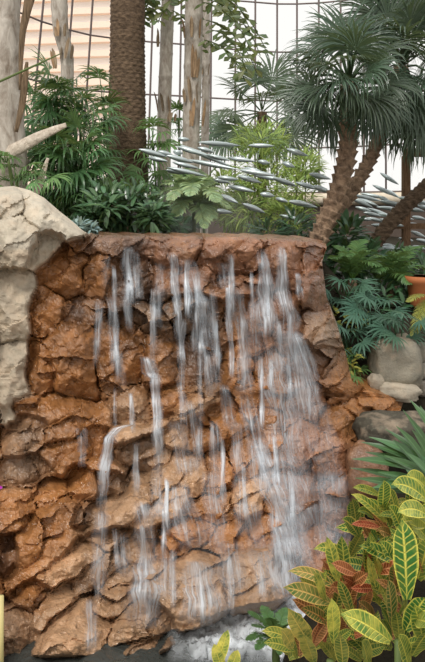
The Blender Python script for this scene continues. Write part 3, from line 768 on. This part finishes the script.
# ------------------------------------------------------------------ leafy shrubs
def shrub(name, label, spots, d, m, ll, lw, n, seed, group=None, depth=.35, cat='shrub', zb=None, droop=.5, prof=None):
    r = random.Random(seed); ax = sum(s[0] for s in spots) / len(spots)
    b = at(ax, 215, d); b.z = (groundz(b.x, d) - .05) if zb is None else zb
    t = thing(name, label, cat, b, group); st = MB(); mb = MB()
    for (cx_, cy_, sx, sy) in spots:
        top = at(cx_, cy_, d); foot = V((b.x * .6 + top.x * .4, d, b.z))
        if top.z > foot.z + .03: tube(st, [foot, foot.lerp(top, .5) + V((.02, 0, 0)), top], .008, 6)
        for k in range(int(n)):
            a = r.uniform(0, 2 * PI); q = math.sqrt(r.uniform(0, 1)); h = r.uniform(-1, 1)
            px, py = cx_ + math.cos(a) * q * sx, cy_ + math.sin(a) * q * sy; dd = d + h * depth * math.sqrt(max(0, 1 - q * q))
            p = at(px, py, dd)
            if p.z < b.z + .02: continue
            o = V((math.cos(a) + r.gauss(0, .4), h * -.8 - .35 + r.gauss(0, .4), -math.sin(a) * .6 + .3 + r.gauss(0, .4)))
            blade(mb, p, o, V((r.uniform(-.3, .3), -.4, 1)), ll * r.uniform(.7, 1.2), lw * r.uniform(.8, 1.2), droop, 4, .25, prof, shade(r, .5, 1.5, .12))
    if st.v: st.build('stem', M['stem'], t)
    mb.build('foliage', m, t); return t
shrub('glossy_shrub', 'dark glossy-leaved shrub in front of the date palm on the rim', [(106,206,22,20),(132,208,24,20),(94,216,12,14),(152,216,12,14)], 6.2, M['glossleaf'], .13, .042, 260, 21)
shrub('dusty_plant', 'small dusty blue-green plant at the end of the grey dome on the rim', [(80,226,11,6),(90,229,7,4)], 5.1, M['dusty'], .05, .02, 110, 22, depth=.1, cat='plant', zb=2.55)
shrub('rim_plant', 'low dark plant growing along the rim below the slender trunks', [(160,222,16,9),(180,226,14,6)], 7.2, M['shrubleaf'], .13, .035, 150, 23, cat='plant')
shrub('rim_plant', 'dark green plant low on the rim just left of the leaning palm foot', [(270,232,18,7),(296,228,16,12)], 7.2, M['shrubleaf'], .14, .035, 130, 24, cat='plant')
# feathery pale green bamboos
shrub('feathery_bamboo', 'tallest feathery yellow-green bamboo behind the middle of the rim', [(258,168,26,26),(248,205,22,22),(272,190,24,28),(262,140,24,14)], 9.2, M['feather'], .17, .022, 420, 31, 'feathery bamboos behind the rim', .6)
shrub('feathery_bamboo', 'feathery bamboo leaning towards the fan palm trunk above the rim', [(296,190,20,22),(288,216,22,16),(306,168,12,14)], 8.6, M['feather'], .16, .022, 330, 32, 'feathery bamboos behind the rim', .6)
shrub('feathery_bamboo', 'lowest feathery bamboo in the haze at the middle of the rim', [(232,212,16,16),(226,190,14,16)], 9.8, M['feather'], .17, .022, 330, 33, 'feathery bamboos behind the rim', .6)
# ferns with arching fronds
def fern(name, label, c, d, tips, m, nl, ll, lw, seed, group=None, foot=None, arch=.25, cat='fern', trunk=None, ld=.5, zb=None):
    r = random.Random(seed); p0 = at(c[0], c[1], d); b = V(p0)
    b.z = zb if zb is not None else min(groundz(p0.x, d) - .05, p0.z - .02)
    t = thing(name, label, cat, b, group); st = MB()
    tube(st, smooth_path([b, b.lerp(p0, .5), p0], 12), [trunk or .018] * 13, 10, fn=lambda a, L: 1 + .2 * noise.noise(V((a * 8, L * 30, seed)))); st.build('trunk' if trunk else 'stem', M['fanbark'] if trunk else M['stem'], t)
    for (tx, ty, dd) in tips:
        e = at(tx, ty, d + dd); L = (e - p0).length
        mid = p0.lerp(e, .5) + V((0, 0, arch * L))
        mb = MB(); pinnate(mb, [p0, mid, e], nl, ll, lw, 70, ld, .005, None, .15, None, r); mb.build('frond', m, t)
    return t
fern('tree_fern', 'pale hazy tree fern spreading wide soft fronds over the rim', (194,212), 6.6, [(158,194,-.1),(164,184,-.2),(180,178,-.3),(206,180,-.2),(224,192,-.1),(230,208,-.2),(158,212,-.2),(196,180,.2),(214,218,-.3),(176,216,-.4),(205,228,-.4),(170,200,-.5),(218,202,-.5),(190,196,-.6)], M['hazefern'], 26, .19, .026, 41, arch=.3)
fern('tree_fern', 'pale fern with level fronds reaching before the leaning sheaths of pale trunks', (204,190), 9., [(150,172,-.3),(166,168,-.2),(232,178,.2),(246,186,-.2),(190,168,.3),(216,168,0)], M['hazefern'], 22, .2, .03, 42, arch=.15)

# distant pale fan palm
def fan_palm(name, label, crown, d, leaves, R, nseg, m, trunkpx, ws, seed, bark, pet=.012, droop=.9, group=None, zbase=None, join=.5, sc=True):
    r = random.Random(seed); px = trunkpx if zbase is not None else to_ground(trunkpx, d)
    b = at(px[0][0], px[0][1], d)
    t = thing(name, label, 'palm', b, group)
    P, Rr = trunk_from(px, d, ws, 140)
    def boots(a, L):
        row = L / .085; k = int(row); f = row - k; q = (a * 5 + (k % 2) * .5) % 1
        return .86 + .42 * (f ** 1.5) * (1 - (2 * abs(q - .5)) ** 2)
    mb = MB(); tube(mb, P, Rr, 40, fn=boots if sc else None); mb.build('trunk', bark, t)
    c0 = at(crown[0], crown[1], d)
    for (lx, ly, dd) in leaves:
        c = at(lx, ly, d + dd); out_ = (c - c0); mb = MB()
        ss = c0 + out_ * .08
        tube(mb, [ss, ss.lerp(c, .5) + V((0, 0, .04)), c], pet, 5, (.8, .9, .6, 1))
        up = V((r.gauss(0, .4), -.35 + r.gauss(0, .35), .9))
        if out_.z < -.25 * out_.length: up = V((out_.x * .8, -.9, .35))
        fan(mb, c, out_.normalized() + V((r.uniform(-.15, .15), 0, r.uniform(-.15, .1))), up, R * r.uniform(.85, 1.18), nseg, 122, droop * r.uniform(.7, 1.3), join, shade(r, .65, 1.35, .1), r, .14)
        mb.build('frond', m, t)
    return t
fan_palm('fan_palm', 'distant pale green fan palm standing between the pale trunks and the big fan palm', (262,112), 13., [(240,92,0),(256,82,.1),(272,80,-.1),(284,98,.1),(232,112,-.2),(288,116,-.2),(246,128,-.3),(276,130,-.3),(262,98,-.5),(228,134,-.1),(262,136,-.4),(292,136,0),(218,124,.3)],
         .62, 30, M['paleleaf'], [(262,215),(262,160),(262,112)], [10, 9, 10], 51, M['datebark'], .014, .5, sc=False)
r5 = random.Random(9)
# big fan palms
lv = [(347,42,0),(334,38,.1),(360,42,.1),(322,60,-.1),(314,76,-.2),(312,92,0),(320,106,-.1),(332,118,.1),(374,58,-.1),(382,84,-.2),(376,102,-.1),(350,60,-.5),(336,70,-.55),(364,74,-.6),(347,88,-.55),(368,96,-.4),(328,88,-.45),(324,48,.3),(374,44,.3),(386,70,.2),(338,102,.35),
      (366,112,-.1),(310,84,.35),(340,50,.35),(356,50,-.3),(356,96,-.3),(340,80,-.6),(316,66,.25)]
fan_palm('fan_palm', 'nearer big dark fan palm whose criss-cross trunk leans beside the cliff top', (349,82), 6.6, lv, .42, 44, M['fanleaf'], [(313,252),(326,222),(340,185),(348,145),(350,82)], [20, 20, 19, 19, 17], 52, M['fanbark'], .012, .95, zbase=0, join=.5)
lv = [(388,22,0),(398,8,.1),(376,16,.1),(412,14,0),(424,34,0),(402,40,-.4),(416,56,-.4),(428,72,-.2),(422,96,-.2),(410,106,-.3),(396,112,0),(400,72,-.5),(412,80,-.5),(386,60,.1),(380,44,.2),(426,112,.1),(432,52,.2),(392,38,-.3),(404,92,-.4),(420,118,-.3),(404,-4,.2),(384,-2,.2),(430,14,.2),(394,92,.2),(420,-8,.1),(436,34,0),(410,24,-.2),(424,16,-.2),(430,128,-.2),(412,126,-.1)]
fan_palm('fan_palm', 'second dark fan palm crossing behind the criss-cross trunk, crown cut by the picture edge', (402,66), 7.4, lv, .48, 44, M['fanleaf'], [(318,258),(336,218),(360,178),(378,140),(402,66)], [13, 13, 14, 14, 14], 53, M['fanbark'], .012, .95, zbase=0, join=.5)
# leaning bare trunk
d = 8.; p0 = [(356,272),(372,247),(398,214),(432,180),(470,130)]
bt = thing('leaning_palm', 'rough brown palm trunk slanting up past the wooden post', 'palm', at(*p0[0], d))
P, R = trunk_from(p0, d, [15, 15, 15, 14, 13], 140)
mb = MB(); tube(mb, P, R, 36, fn=lambda a, L: .92 + .25 * ((L / .07) % 1) * (1 - (2 * abs((a * 5 + (int(L / .07) % 2) * .5) % 1 - .5)) ** 2)); mb.build('trunk', M['datebark'], bt)
r6 = random.Random(3)
for k in range(12):
    a = 2 * PI * k / 12; top = P[-1]; c = top + V((math.cos(a) * .4, math.sin(a) * .4, .2)); mb = MB()
    tube(mb, [top, top.lerp(c, .5) + V((0, 0, .05)), c], .012, 5); fan(mb, c, c - top, V((0, -.4, .9)), .5, 24, 128, 1.1, .5, None, r6); mb.build('frond', M['fanleaf'], bt)

# wooden post with its rail
d = 8.6; q = at(406, 262, d); q.z = groundz(q.x, d) - .05
po = thing('wooden_post', 'brown square wooden post carrying a beam beyond the slanting trunk', 'post', q)
mb = MB(); tp = at(406, 156, d); box(mb, (q.x, d, (q.z + tp.z) / 2), .09, .09, tp.z - q.z); mb.build('post', M['wood'], po, False)
mb = MB(); a = at(401, 160, d); b = at(440, 150, d - .5); box(mb, ((a.x + b.x) / 2, d - .1, a.z + .08), (b.x - a.x), .08, .10, -.2); mb.build('beam', M['wood'], po, False)
mb = MB(); a = at(402, 226, d); box(mb, (a.x + .2, d - .04, a.z), .55, .05, .07, -.1); mb.build('rail', M['wood'], po, False)

# ------------------------------------------------------------------ silver spindles
def spindle_mesh():
    mb = MB(); N = 14; pts = [V((-.5 + i / N, 0, 0)) for i in range(N + 1)]
    vs, fs = [], []
    for i in range(N + 1):
        t = i / N; rr_ = max(.002, .055 * math.sin(PI * t ** .85) ** .8)
        for k in range(10):
            a = 2 * PI * k / 10; vs.append(V((t - .5, math.cos(a) * rr_, math.sin(a) * rr_ * .62)))
    for i in range(N):
        for k in range(10): fs.append((i * 10 + k, i * 10 + (k + 1) % 10, i * 10 + 10 + (k + 1) % 10, i * 10 + 10 + k))
    mb.add(vs, fs); return mb
def cv(l, ox, oy, s): return [(ox + a / s, oy + b / s, ox + c / s, oy + e / s) for a, b, c, e in l]
left = cv([(0,66,58,82),(62,80,118,95),(85,42,110,44),(135,50,220,57),(245,57,298,58),(85,60,140,77),(75,70,95,75),(95,58,200,103),(148,78,200,90),(200,85,255,92),(75,95,130,108),(65,107,145,125),(40,70,75,80),(110,90,215,110),
  (225,112,300,124),(175,128,218,133),(165,133,200,140),(235,108,275,118),(255,122,320,135),(330,65,375,80),(320,95,345,105),(265,92,290,97),(380,120,425,132),(200,148,255,160),(183,168,218,185),
  (232,188,278,207),(165,202,205,207),(305,175,330,183),(335,182,380,190),(348,185,395,195),(315,213,375,228),(270,165,300,170),(350,140,400,155),(300,130,350,148),(390,148,425,162),(220,125,270,140),(130,62,165,72),(60,112,100,120),(20,84,60,92)], 140, 120, 2.237)
right = cv([(262,160,325,200),(235,205,320,245),(160,240,260,262),(190,235,280,252),(255,245,300,270),(180,255,250,280),(150,250,230,285),(280,220,330,250),(330,250,380,260),(350,265,400,275),(260,262,350,280),(215,290,300,320),
  (250,285,340,295),(200,305,260,318),(300,300,360,310),(360,290,420,300),(380,320,425,330),(215,325,280,340),(260,330,330,345),(230,350,300,360),(370,345,425,360),(375,375,425,395),(260,435,340,440),(270,425,320,432),(290,445,345,455),
  (380,430,425,440),(265,455,320,460),(395,262,440,272),(400,280,450,290),(300,318,380,330),(170,285,225,300),(320,275,370,285),(330,400,380,410),(395,405,440,415),(290,345,345,355),(180,325,225,333),(250,310,300,318)], 310, 130, 3.696)
proto = None; r7 = random.Random(4)
def spindles(lst, d0, dd, lab, grp):
    global proto
    for (x0, y0, x1, y1) in lst:
        d = d0 + r7.uniform(-dd, dd); a, b = at(x0, y0, d + r7.uniform(-.1, .1)), at(x1, y1, d + r7.uniform(-.1, .1))
        if proto is None: proto = o = spindle_mesh().build('silver_spindle', M['steel'])
        else: o = proto.copy(); C.objects.link(o)
        o.location = (a + b) / 2; v = b - a; L = v.length
        o.rotation_euler = v.to_track_quat('X', 'Z').to_euler(); wy = max(.62, .42 / L * 1.0) if L < .6 else .6
        o.scale = (L * 1.12, .70, .80)
        tag(o, lab, 'sculpture', grp)
def between(l, a, b): return [q for q in l if a <= (q[0] + q[2]) / 2 < b]
spindles(between(left, 0, 205), 7.4, .6, 'slim pointed silver spindle hovering across the pale palm trunks behind the rim', 'silver spindles across the pale trunks')
spindles(between(left, 205, 262), 7.4, .6, 'slim pointed silver spindle hovering among the bamboo over the middle of the rim', 'silver spindles among the bamboo')
spindles(between(left, 262, 500), 7.4, .6, 'slim pointed silver spindle hovering over the rim close to the criss-cross palm trunk', 'silver spindles beside the criss-cross trunk')
low = [q for q in right if q[1] > 222]; up_ = [q for q in right if q[1] <= 222]
spindles(between(up_, 0, 392), 8.9, .7, 'silver spindle of the dense flight between criss-cross trunk and slanting trunk', 'silver spindles massed between the two leaning trunks')
spindles(between(up_, 392, 500), 8.9, .7, 'silver spindle of the dense flight level with the upper part of the wooden post', 'silver spindles beside the upper wooden post')
spindles(low, 8.9, .7, 'silver spindle lying low near the ground by the foot of the wooden post', 'silver spindles low by the wooden post')

# ------------------------------------------------------------------ the lower garden at the right
fern('small_palm', 'young palm with one pale arching frond beside the leaning palm foot', (352,280), 6.3, [(330,258,-.2),(338,246,.1),(372,250,-.2),(380,266,-.3),(362,240,.1),(392,258,0),(345,256,-.4)], M['fernleaf'], 18, .15, .024, 61, trunk=.045, ld=.7)
fern('small_palm', 'young palm with comb-like drooping frond in front of the wooden post foot', (392,286), 6.5, [(402,252,-.3),(416,262,-.2),(380,256,-.2),(430,270,.1),(410,284,-.4),(374,272,-.3),(424,246,.2)], M['fernleaf'], 20, .17, .022, 62, trunk=.05, ld=.8)
fern('yellowing_palm', 'yellowing palm frond cluster hanging at the picture edge above the stacked stones', (432,296), 5.6, [(411,336,-.3),(417,334,-.1),(407,302,-.2),(434,338,0),(444,310,.1)], M['yellowfrond'], 30, .10, .009, 63, ld=.5, arch=.1)
def philo(label, c, d, n, R, seed, sx, sy, m=None, grp='blue-green fan-leaved plants on the shaded bank', nseg=11):
    r = random.Random(seed); p0 = at(c[0], c[1], d); b = V((p0.x, d, min(groundz(p0.x, d) - .05, p0.z - .1)))
    t = thing('fan_leaved_plant', label, 'plant', b, grp)
    for k in range(n):
        a = 2 * PI * k / n + r.uniform(-.3, .3); q = r.uniform(.5, 1)
        e = at(c[0] + math.cos(a) * sx * q, c[1] - math.sin(a) * sy * q, d - r.uniform(.0, .35)); mb = MB()
        tube(mb, [b, b.lerp(e, .6) + V((0, 0, .08)), e], .005, 5, (.9, 1, .7, 1))
        o = e - p0; o = V((o.x, -.12, o.z * .3 - .03))
        fan(mb, e, o, V((0, -.65, .75)), R * r.uniform(.85, 1.15), nseg, 115, .6, .4, shade(r, .75, 1.3, .05), r)
        mb.build('leaf', m or M['bluefern'], t)
philo('blue-green fan-leaved plant highest on the bank, below the young palm', (344,290), 6., 9, .16, 71, 22, 16)
philo('blue-green fan-leaved plant with broad leaves in the middle of the bank', (374,308), 5.8, 10, .17, 72, 26, 14)
philo('blue-green fan-leaved plant pressed against the flank of the rust cliff', (346,340), 5.6, 10, .16, 73, 22, 18)
philo('blue-green fan-leaved plant drooping over the big grey stone', (398,326), 5.6, 10, .16, 74, 24, 14)
philo('blue-green fan-leaved plant low in the gap beside the cliff foot', (352,368), 5.5, 6, .10, 75, 12, 14, M['fernleaf'])
shrub('bank_shrub', 'dark leafy shrub filling the shaded bank beneath the young palms', [(352,308,26,20),(384,300,28,18),(366,336,26,18),(404,308,20,16)], 6.5, M['shrubleaf'], .12, .035, 200, 76, depth=.4, zb=1.4)
shrub('bank_shrub', 'dark broad-leaved shrub behind the foot of the leaning criss-cross trunk', [(340,262,20,16),(366,262,18,14),(346,236,14,12)], 7.2, M['shrubleaf'], .18, .06, 110, 77, depth=.4)
shrub('bank_shrub', 'dark shrub in the shade below the wooden post', [(400,268,20,14),(424,276,16,18)], 7.4, M['shrubleaf'], .14, .04, 130, 78, depth=.4)
shrub('yellow_leaved_plant', 'small yellow-leaved plant at the cliff flank below the blue-green fans', [(350,362,9,14),(344,384,5,8)], 5.35, M['yellowfrond'], .07, .025, 60, 79, depth=.15, cat='plant', zb=1.35)
shrub('yellow_leaved_plant', 'dry yellow-leaved plant among the blue-green fans in mid bank', [(342,318,10,8),(356,322,10,8)], 5.95, M['yellowfrond'], .08, .03, 50, 80, depth=.2, cat='plant', zb=1.5)
# pot
d = 6.2; c = at(423, 300, d); c.z = min(c.z, 1.94); mb = MB(); pts = [V((c.x, d, c.z + .002 * 0 + h)) for h in (0, .02, .2, .22, .27, .27, .22)]
tube(mb, pts, [.10, .11, .14, .16, .16, .14, .13], 24); pot = tag(mb.build('terracotta_pot', M['terracotta'], org=c), 'orange terracotta pot half cut by the picture edge above the yellowing fronds', 'pot')
# stones
def stone(label, c, sz, d, seed, m='grey', tint=(.30, .28, .24), rz=0, sq=2.6, name='garden_stone'):
    mb = MB(); n, k = 40, 24; vs, fs = [], []; p0 = at(c[0], c[1], d); hx, hz = sz[0] * d / F, sz[1] * d / F; hy = (hx + hz) * .45
    def sp(x, e): return math.copysign(abs(x) ** e, x)
    e = 2 / sq
    for j in range(k + 1):
        th = -PI / 2 + PI * j / k
        for i in range(n):
            ph = 2 * PI * i / n
            q = V((sp(math.cos(th), e) * sp(math.cos(ph), e), sp(math.cos(th), e) * sp(math.sin(ph), e), sp(math.sin(th), e)))
            f = 1 + .16 * noise.fractal(q * 1.3 + V((seed * 7, 0, 0)), 1, 2, 4) + .05 * noise.noise(q * 5 + V((seed, 0, 0)))
            q = V((q.x * hx, q.y * hy, q.z * hz)) * f
            q.x, q.z = q.x * math.cos(rz) - q.z * math.sin(rz), q.x * math.sin(rz) + q.z * math.cos(rz)
            vs.append(p0 + q)
    for j in range(k):
        for i in range(n):
            a = j * n + i; b_ = j * n + (i + 1) % n; fs.append((a, b_, b_ + n, a + n))
    mb.add(vs, fs, None, (*tint, 1)); return tag(mb.build(name, M[m], org=p0), label, 'stone')
stone('big upright grey stone standing by the dark recess right of the cliff', (396,362), (24,26), 5.45, 1, tint=(.25, .235, .19), sq=3)
stone('flat pale stone lying under the big upright grey stone', (398,391), (21,9), 5.3, 2, tint=(.40, .36, .29), sq=3.4, rz=-.1)
stone('small rounded stone tucked beneath the big grey stone beside the cliff', (376,382), (8,8), 5.3, 3, tint=(.33, .29, .23))
for k, (cy_, lab) in enumerate(((352, 'topmost stone of the small stack at the picture edge'), (370, 'middle stone of the small stack at the picture edge'), (387, 'lowest stone of the small stack at the picture edge'))):
    stone(lab, (423, cy_), (9, 9), 5.6, 5 + k, tint=(.34 - .05 * k, .32 - .05 * k, .27 - .04 * k), sq=3)
stone('dark low ledge stone under the recess beyond the strap leaves', (398,430), (44,16), 4.75, 9, tint=(.07, .065, .05), sq=3, name='ledge_stone')
stone('brown stone half hidden between the cliff foot and the strap leaves', (366,470), (20,26), 4.5, 10, 'rust', tint=(.22, .12, .07), sq=2.6, name='ledge_stone')

# ------------------------------------------------------------------ foreground bed
def leaf_between(mb, a, b, W, arch=.12, facing=V((0, -1, .55)), fold=.25, col=(0, 0, 1, 1), n=10, prof=None, wavy=.0):
    L = (b - a).length; ctrl = a.lerp(b, .55) + V((0, 0, arch * L)) + V((0, -.05 * L, 0))
    vs, fs, uv, cs = [], [], [], []
    pts = [a * (1 - t) ** 2 + ctrl * 2 * t * (1 - t) + b * t * t for t in [i / n for i in range(n + 1)]]
    for i, p in enumerate(pts):
        t = i / n; d_ = pts[min(i + 1, n)] - pts[max(0, i - 1)]; d_, s, u = frame(d_, facing)
        w_ = .5 * W * (prof(t) if prof else (math.sin(PI * min(1, t * .93 + .05)) ** .62 if t < 1 else .02))
        for k, q in enumerate((-1, -.5, 0, .5, 1)):
            vs.append(p + s * w_ * q + u * (abs(q) * w_ * fold + wavy * W * math.sin(t * 17 + q * 2) * abs(q))); uv.append((.5 + q / 2, t)); cs.append(col)
    for i in range(n):
        for k in range(4): fs.append((i * 5 + k, i * 5 + k + 1, i * 5 + k + 6, i * 5 + k + 5))
    mb.add(vs, fs, uv, cs)
def croton(label, foot, d, leaves, extra, seed):
    """leaves: base px, py, tip px, py, width px, red, yellow, depth"""
    r = random.Random(seed); fp = at(foot[0], foot[1], d); b = V((fp.x, fp.y, 1.0))
    t = thing('croton_plant', label, 'plant', b, 'variegated crotons in the near bed')
    st = MB(); tube(st, [b, b.lerp(fp, .5), fp], .012, 8)
    st.build('stem', M['stem'], t)
    al = list(leaves)
    for (cx_, cy_, sx, sy, n, red, yel) in extra:
        for k in range(n):
            a = r.uniform(0, 2 * PI); bx, by = cx_ + sx * max(-1.1, min(1.1, r.gauss(0, 1))), cy_ + sy * max(-1.1, min(1.1, r.gauss(0, 1))); L = r.uniform(24, 46)
            al.append((bx, by, bx + math.cos(a) * L * .8, by - abs(math.sin(a)) * L * .7 - 4, r.uniform(8, 15), (r.uniform(.85, 1) if r.random() < red * .7 else r.uniform(0, .25)), max(0, yel - .1 + r.gauss(0, .2)), r.uniform(.05, .4)))
    for (x0, y0, x1, y1, w_, red, yel, dd) in al:
        mb = MB(); a = at(x0, y0, d + dd + .05); e = at(x1, y1, d + dd - r.uniform(.02, .10))
        leaf_between(mb, a, e, w_ * .92 * d / F, r.uniform(.02, .2), V((r.uniform(-.35, .35), -1, .6)), .3, (red, yel, r.uniform(.85, 1.45), 1), 14, lambda t: (math.sin(PI * min(1, t * .9 + .06)) ** .75) * (1 if t < .75 else max(.03, 1 - ((t - .75) / .25) ** 1.7)), wavy=.03)
        mb.build('leaf', M['croton'], t)
def cvl(l, ox, oy, s): return [(ox + a / s, oy + b / s, ox + c / s, oy + e / s, w_, rd, yl, dp) for a, b, c, e, w_, rd, yl, dp in l]
A = cvl([(165,255,35,212,18,.55,.35,0),(185,215,48,168,13,.6,.3,.05),(150,248,118,172,10,.1,.9,-.03),(110,370,48,268,18,.3,.8,-.1),(175,365,168,240,15,.05,.75,-.08),(186,195,155,72,14,.05,.8,.05),(206,200,195,70,15,0,.25,.1),
  (250,215,195,180,10,.95,.1,.1),(290,215,220,215,10,1,.1,.08),(140,300,60,245,14,.9,.1,.1),(165,310,85,268,14,.7,.1,.05),(330,360,192,284,22,.05,.55,-.12),(225,290,185,190,12,.3,.3,.05),(240,330,190,270,13,.2,.3,0),(290,300,240,250,12,.8,.1,.1),(60,380,30,330,14,.3,.8,-.1),
  (120,420,90,340,16,.2,.7,-.15),(200,430,190,340,15,.2,.5,-.15),(270,440,250,360,16,.1,.5,-.15),(300,260,265,120,10,.1,.6,.1),(320,230,280,130,9,.05,.8,.1)], 270, 510, 2.742)
croton('low croton with orange-edged and yellow leaves nearest the foam', (330,660), 2.35, A, [(320,640,16,10,14,.6,.3),(345,650,20,10,16,.5,.3),(300,650,10,8,8,.4,.5),(345,600,14,14,14,.8,.2),(330,610,12,14,8,.3,.5)], 81)
B = cvl([(375,245,360,22,28,0,.12,0),(405,190,440,70,26,.05,.3,.1),(372,330,430,238,24,0,.05,-.05),(355,150,243,98,15,0,.1,.1),(350,190,300,85,16,0,.15,.15),(335,320,322,190,16,.55,.15,.05),(345,240,335,150,12,.6,.2,.1),(400,300,460,330,22,.05,.4,-.1),(345,300,300,200,12,.1,.5,.1),
  (340,215,350,160,10,.9,.1,.05),(420,360,395,260,20,0,.3,-.05),(390,400,440,330,22,0,.4,-.1),(380,430,350,340,18,0,.4,-.1),(320,250,345,120,12,.1,.2,.2),(310,180,270,60,10,.0,.2,.3)], 270, 510, 2.742)
croton('tall green croton with one big upright fishbone-veined leaf', (398,640), 2.3, B, [(390,600,14,20,14,.3,.2),(372,640,18,14,14,.3,.3),(415,640,14,14,12,.1,.3),(366,580,14,12,14,.5,.3),(415,570,10,14,10,.2,.3)], 82)
D = cvl([(430,340,310,288,20,0,.6,0),(430,390,330,384,18,.05,.6,-.05),(430,420,340,415,18,.05,.45,0),(280,375,284,272,16,0,.2,0),(290,415,172,320,10,.15,.5,.05),(270,325,178,298,9,.0,.5,.1),(268,432,172,424,7,1,.1,0),(300,440,240,380,9,.9,.1,.1),(430,300,360,262,18,0,.6,.1),
  (300,380,190,345,9,0,.15,.1),(330,420,300,300,12,.2,.3,.1),(250,400,195,380,9,0,.1,.1),(350,460,300,360,16,.05,.2,0),(430,470,370,420,18,0,.5,0),(320,470,260,440,12,.8,.2,.1)], 300, 400, 3.4)
croton('upper croton with cream-veined leaves and red shoots under the strap leaves', (405,548), 2.75, D, [(400,525,16,12,14,.2,.4),(372,535,14,8,12,.5,.2),(358,560,10,8,10,.4,.3),(410,555,10,8,10,.1,.4)], 83)
# strap-leaved clump
sp = thing('strap_leaved_plant', 'clump of long dark green strap leaves reaching from the picture edge towards the cliff', 'plant', V((1.0, 3.05, 1.0)))
root = at(440, 492, 3.05); r8 = random.Random(6)
mb = MB(); tube(mb, [V((1.0, 3.05, .98)), root], .014, 8); mb.build('stem', M['stem'], sp)
for (tx, ty, w_, dd) in [(403,410,7,.1),(396,426,8,.05),(385,429,7,.15),(369,437,8,.1),(393,440,9,0),(361,442,8,.1),(352,459,8,.05),(378,472,9,-.1),(365,452,8,.1),(355,478,8,-.05),(384,455,9,-.1),(350,468,7,.1),(372,488,8,-.1),(410,400,8,.2),(420,406,8,.2),(388,480,9,-.15),(360,490,7,0),(412,430,10,-.1),(405,452,10,-.15)]:
    mb = MB(); b0 = root + V((r8.uniform(-.05, .1), r8.uniform(-.05, .05), r8.uniform(-.05, .06)))
    leaf_between(mb, b0, at(tx, ty, 3.05 + dd), w_ * 3.05 / F * 1.15, r8.uniform(.02, .18), V((0, -.7, 1)), .3, shade(r8, .7, 1.4, .06), 10, lambda t: (.55 + .45 * math.sin(PI * min(1, t * .9))) * (1 if t < .72 else max(.05, 1 - (t - .72) / .28 * .9)))
    mb.build('leaf', M['cycad'], sp)
for k in range(26):
    a = 2 * PI * k / 26; mb = MB(); b0 = root + V((r8.uniform(-.04, .04), r8.uniform(-.04, .04), r8.uniform(-.3, .02)))
    e = b0 + V((math.cos(a) * .42 + .12, math.sin(a) * .35 + .12, r8.uniform(-.3, .3)))
    leaf_between(mb, b0, e, .036, r8.uniform(.1, .3), V((0, -.3, 1)), .3, shade(r8, .7, 1.4, .06), 10, lambda t: (.55 + .45 * math.sin(PI * min(1, t * .9))) * (1 if t < .72 else max(.05, 1 - (t - .72) / .28 * .9)))
    mb.build('leaf', M['cycad'], sp)
# dark little fern by the foam
fern('small_fern', 'small dark green fern growing at the pool edge beside the foam', (276,640), 3.1, [(248,612,0),(252,626,-.1),(262,606,.1),(286,608,.1),(246,640,-.1),(270,618,-.1),(290,624,-.1),(256,650,-.15),(280,655,-.2)], M['fernleaf'], 18, .05, .012, 91, arch=.12, zb=.75, ld=.3)
yc = thing('yellow_leaved_croton', 'single bright yellow leaf tip poking up before the foam', 'plant', V((.02, 2.3, .42)), 'variegated crotons in the near bed')
mb = MB(); q0 = at(222, 668, 2.3); tube(mb, [V((q0.x, 2.3, .42)), q0], .008, 6); mb.build('stem', M['stem'], yc)
for (x0, y0, x1, y1) in ((216,668,228,630),(222,670,214,644),(230,672,238,650)):
    mb = MB(); leaf_between(mb, at(x0, y0, 2.3), at(x1, y1, 2.27), 12 * 2.3 / F, .05, col=(.05, 1., 1.25, 1)); mb.build('leaf', M['croton'], yc)
# cane and flower at the left edge
d = 2.6; c = at(1, 596, d); mb = MB(); tube(mb, [V((c.x, d, .97)), V((c.x, d, c.z))], 5.5 * .5 * d / F, 14); tag(mb.build('bamboo_stake', M['bamboo'], org=(c.x, d, .97)), 'pale yellow stake standing at the lower picture corner before the rock', 'stake')
fl = thing('flower', 'magenta flower petal peeping in at the picture edge before the lower rock', 'flower', V((-.86, 2.7, .98)))
mb = MB(); f0 = at(-6, 487, 2.7); tube(mb, smooth_path([V((-.86, 2.7, .98)), at(-10, 560, 2.7), f0], 10), .003, 6); mb.build('stem', M['stem'], fl)
for k in range(5):
    a = 2 * PI * k / 5 + .1; mb = MB(); blade(mb, f0, V((math.cos(a), -.35, math.sin(a))), V((0, -1, 0)), .040, .020, 0, 6, .15); mb.build('petal', M['petal'], fl)

# ------------------------------------------------------------------ mist
def mist(name, label, c, s, dens):
    mb = MB(); box(mb, (0, 0, 0), 2, 2, 2); o = mb.build(name, mistmat(dens), smooth=False); o.location = c; o.scale = s; tag(o, label, 'mist', kind='stuff')
mist('mist', 'faint white mist drifting over the rim below the pale fern', at(196, 216, 6.4), (.75, .5, .42), .7)
mist('mist', 'soft white spray drifting before the foot of the falls above the foam', at(225, 580, 3.75), (.75, .28, .38), .55)
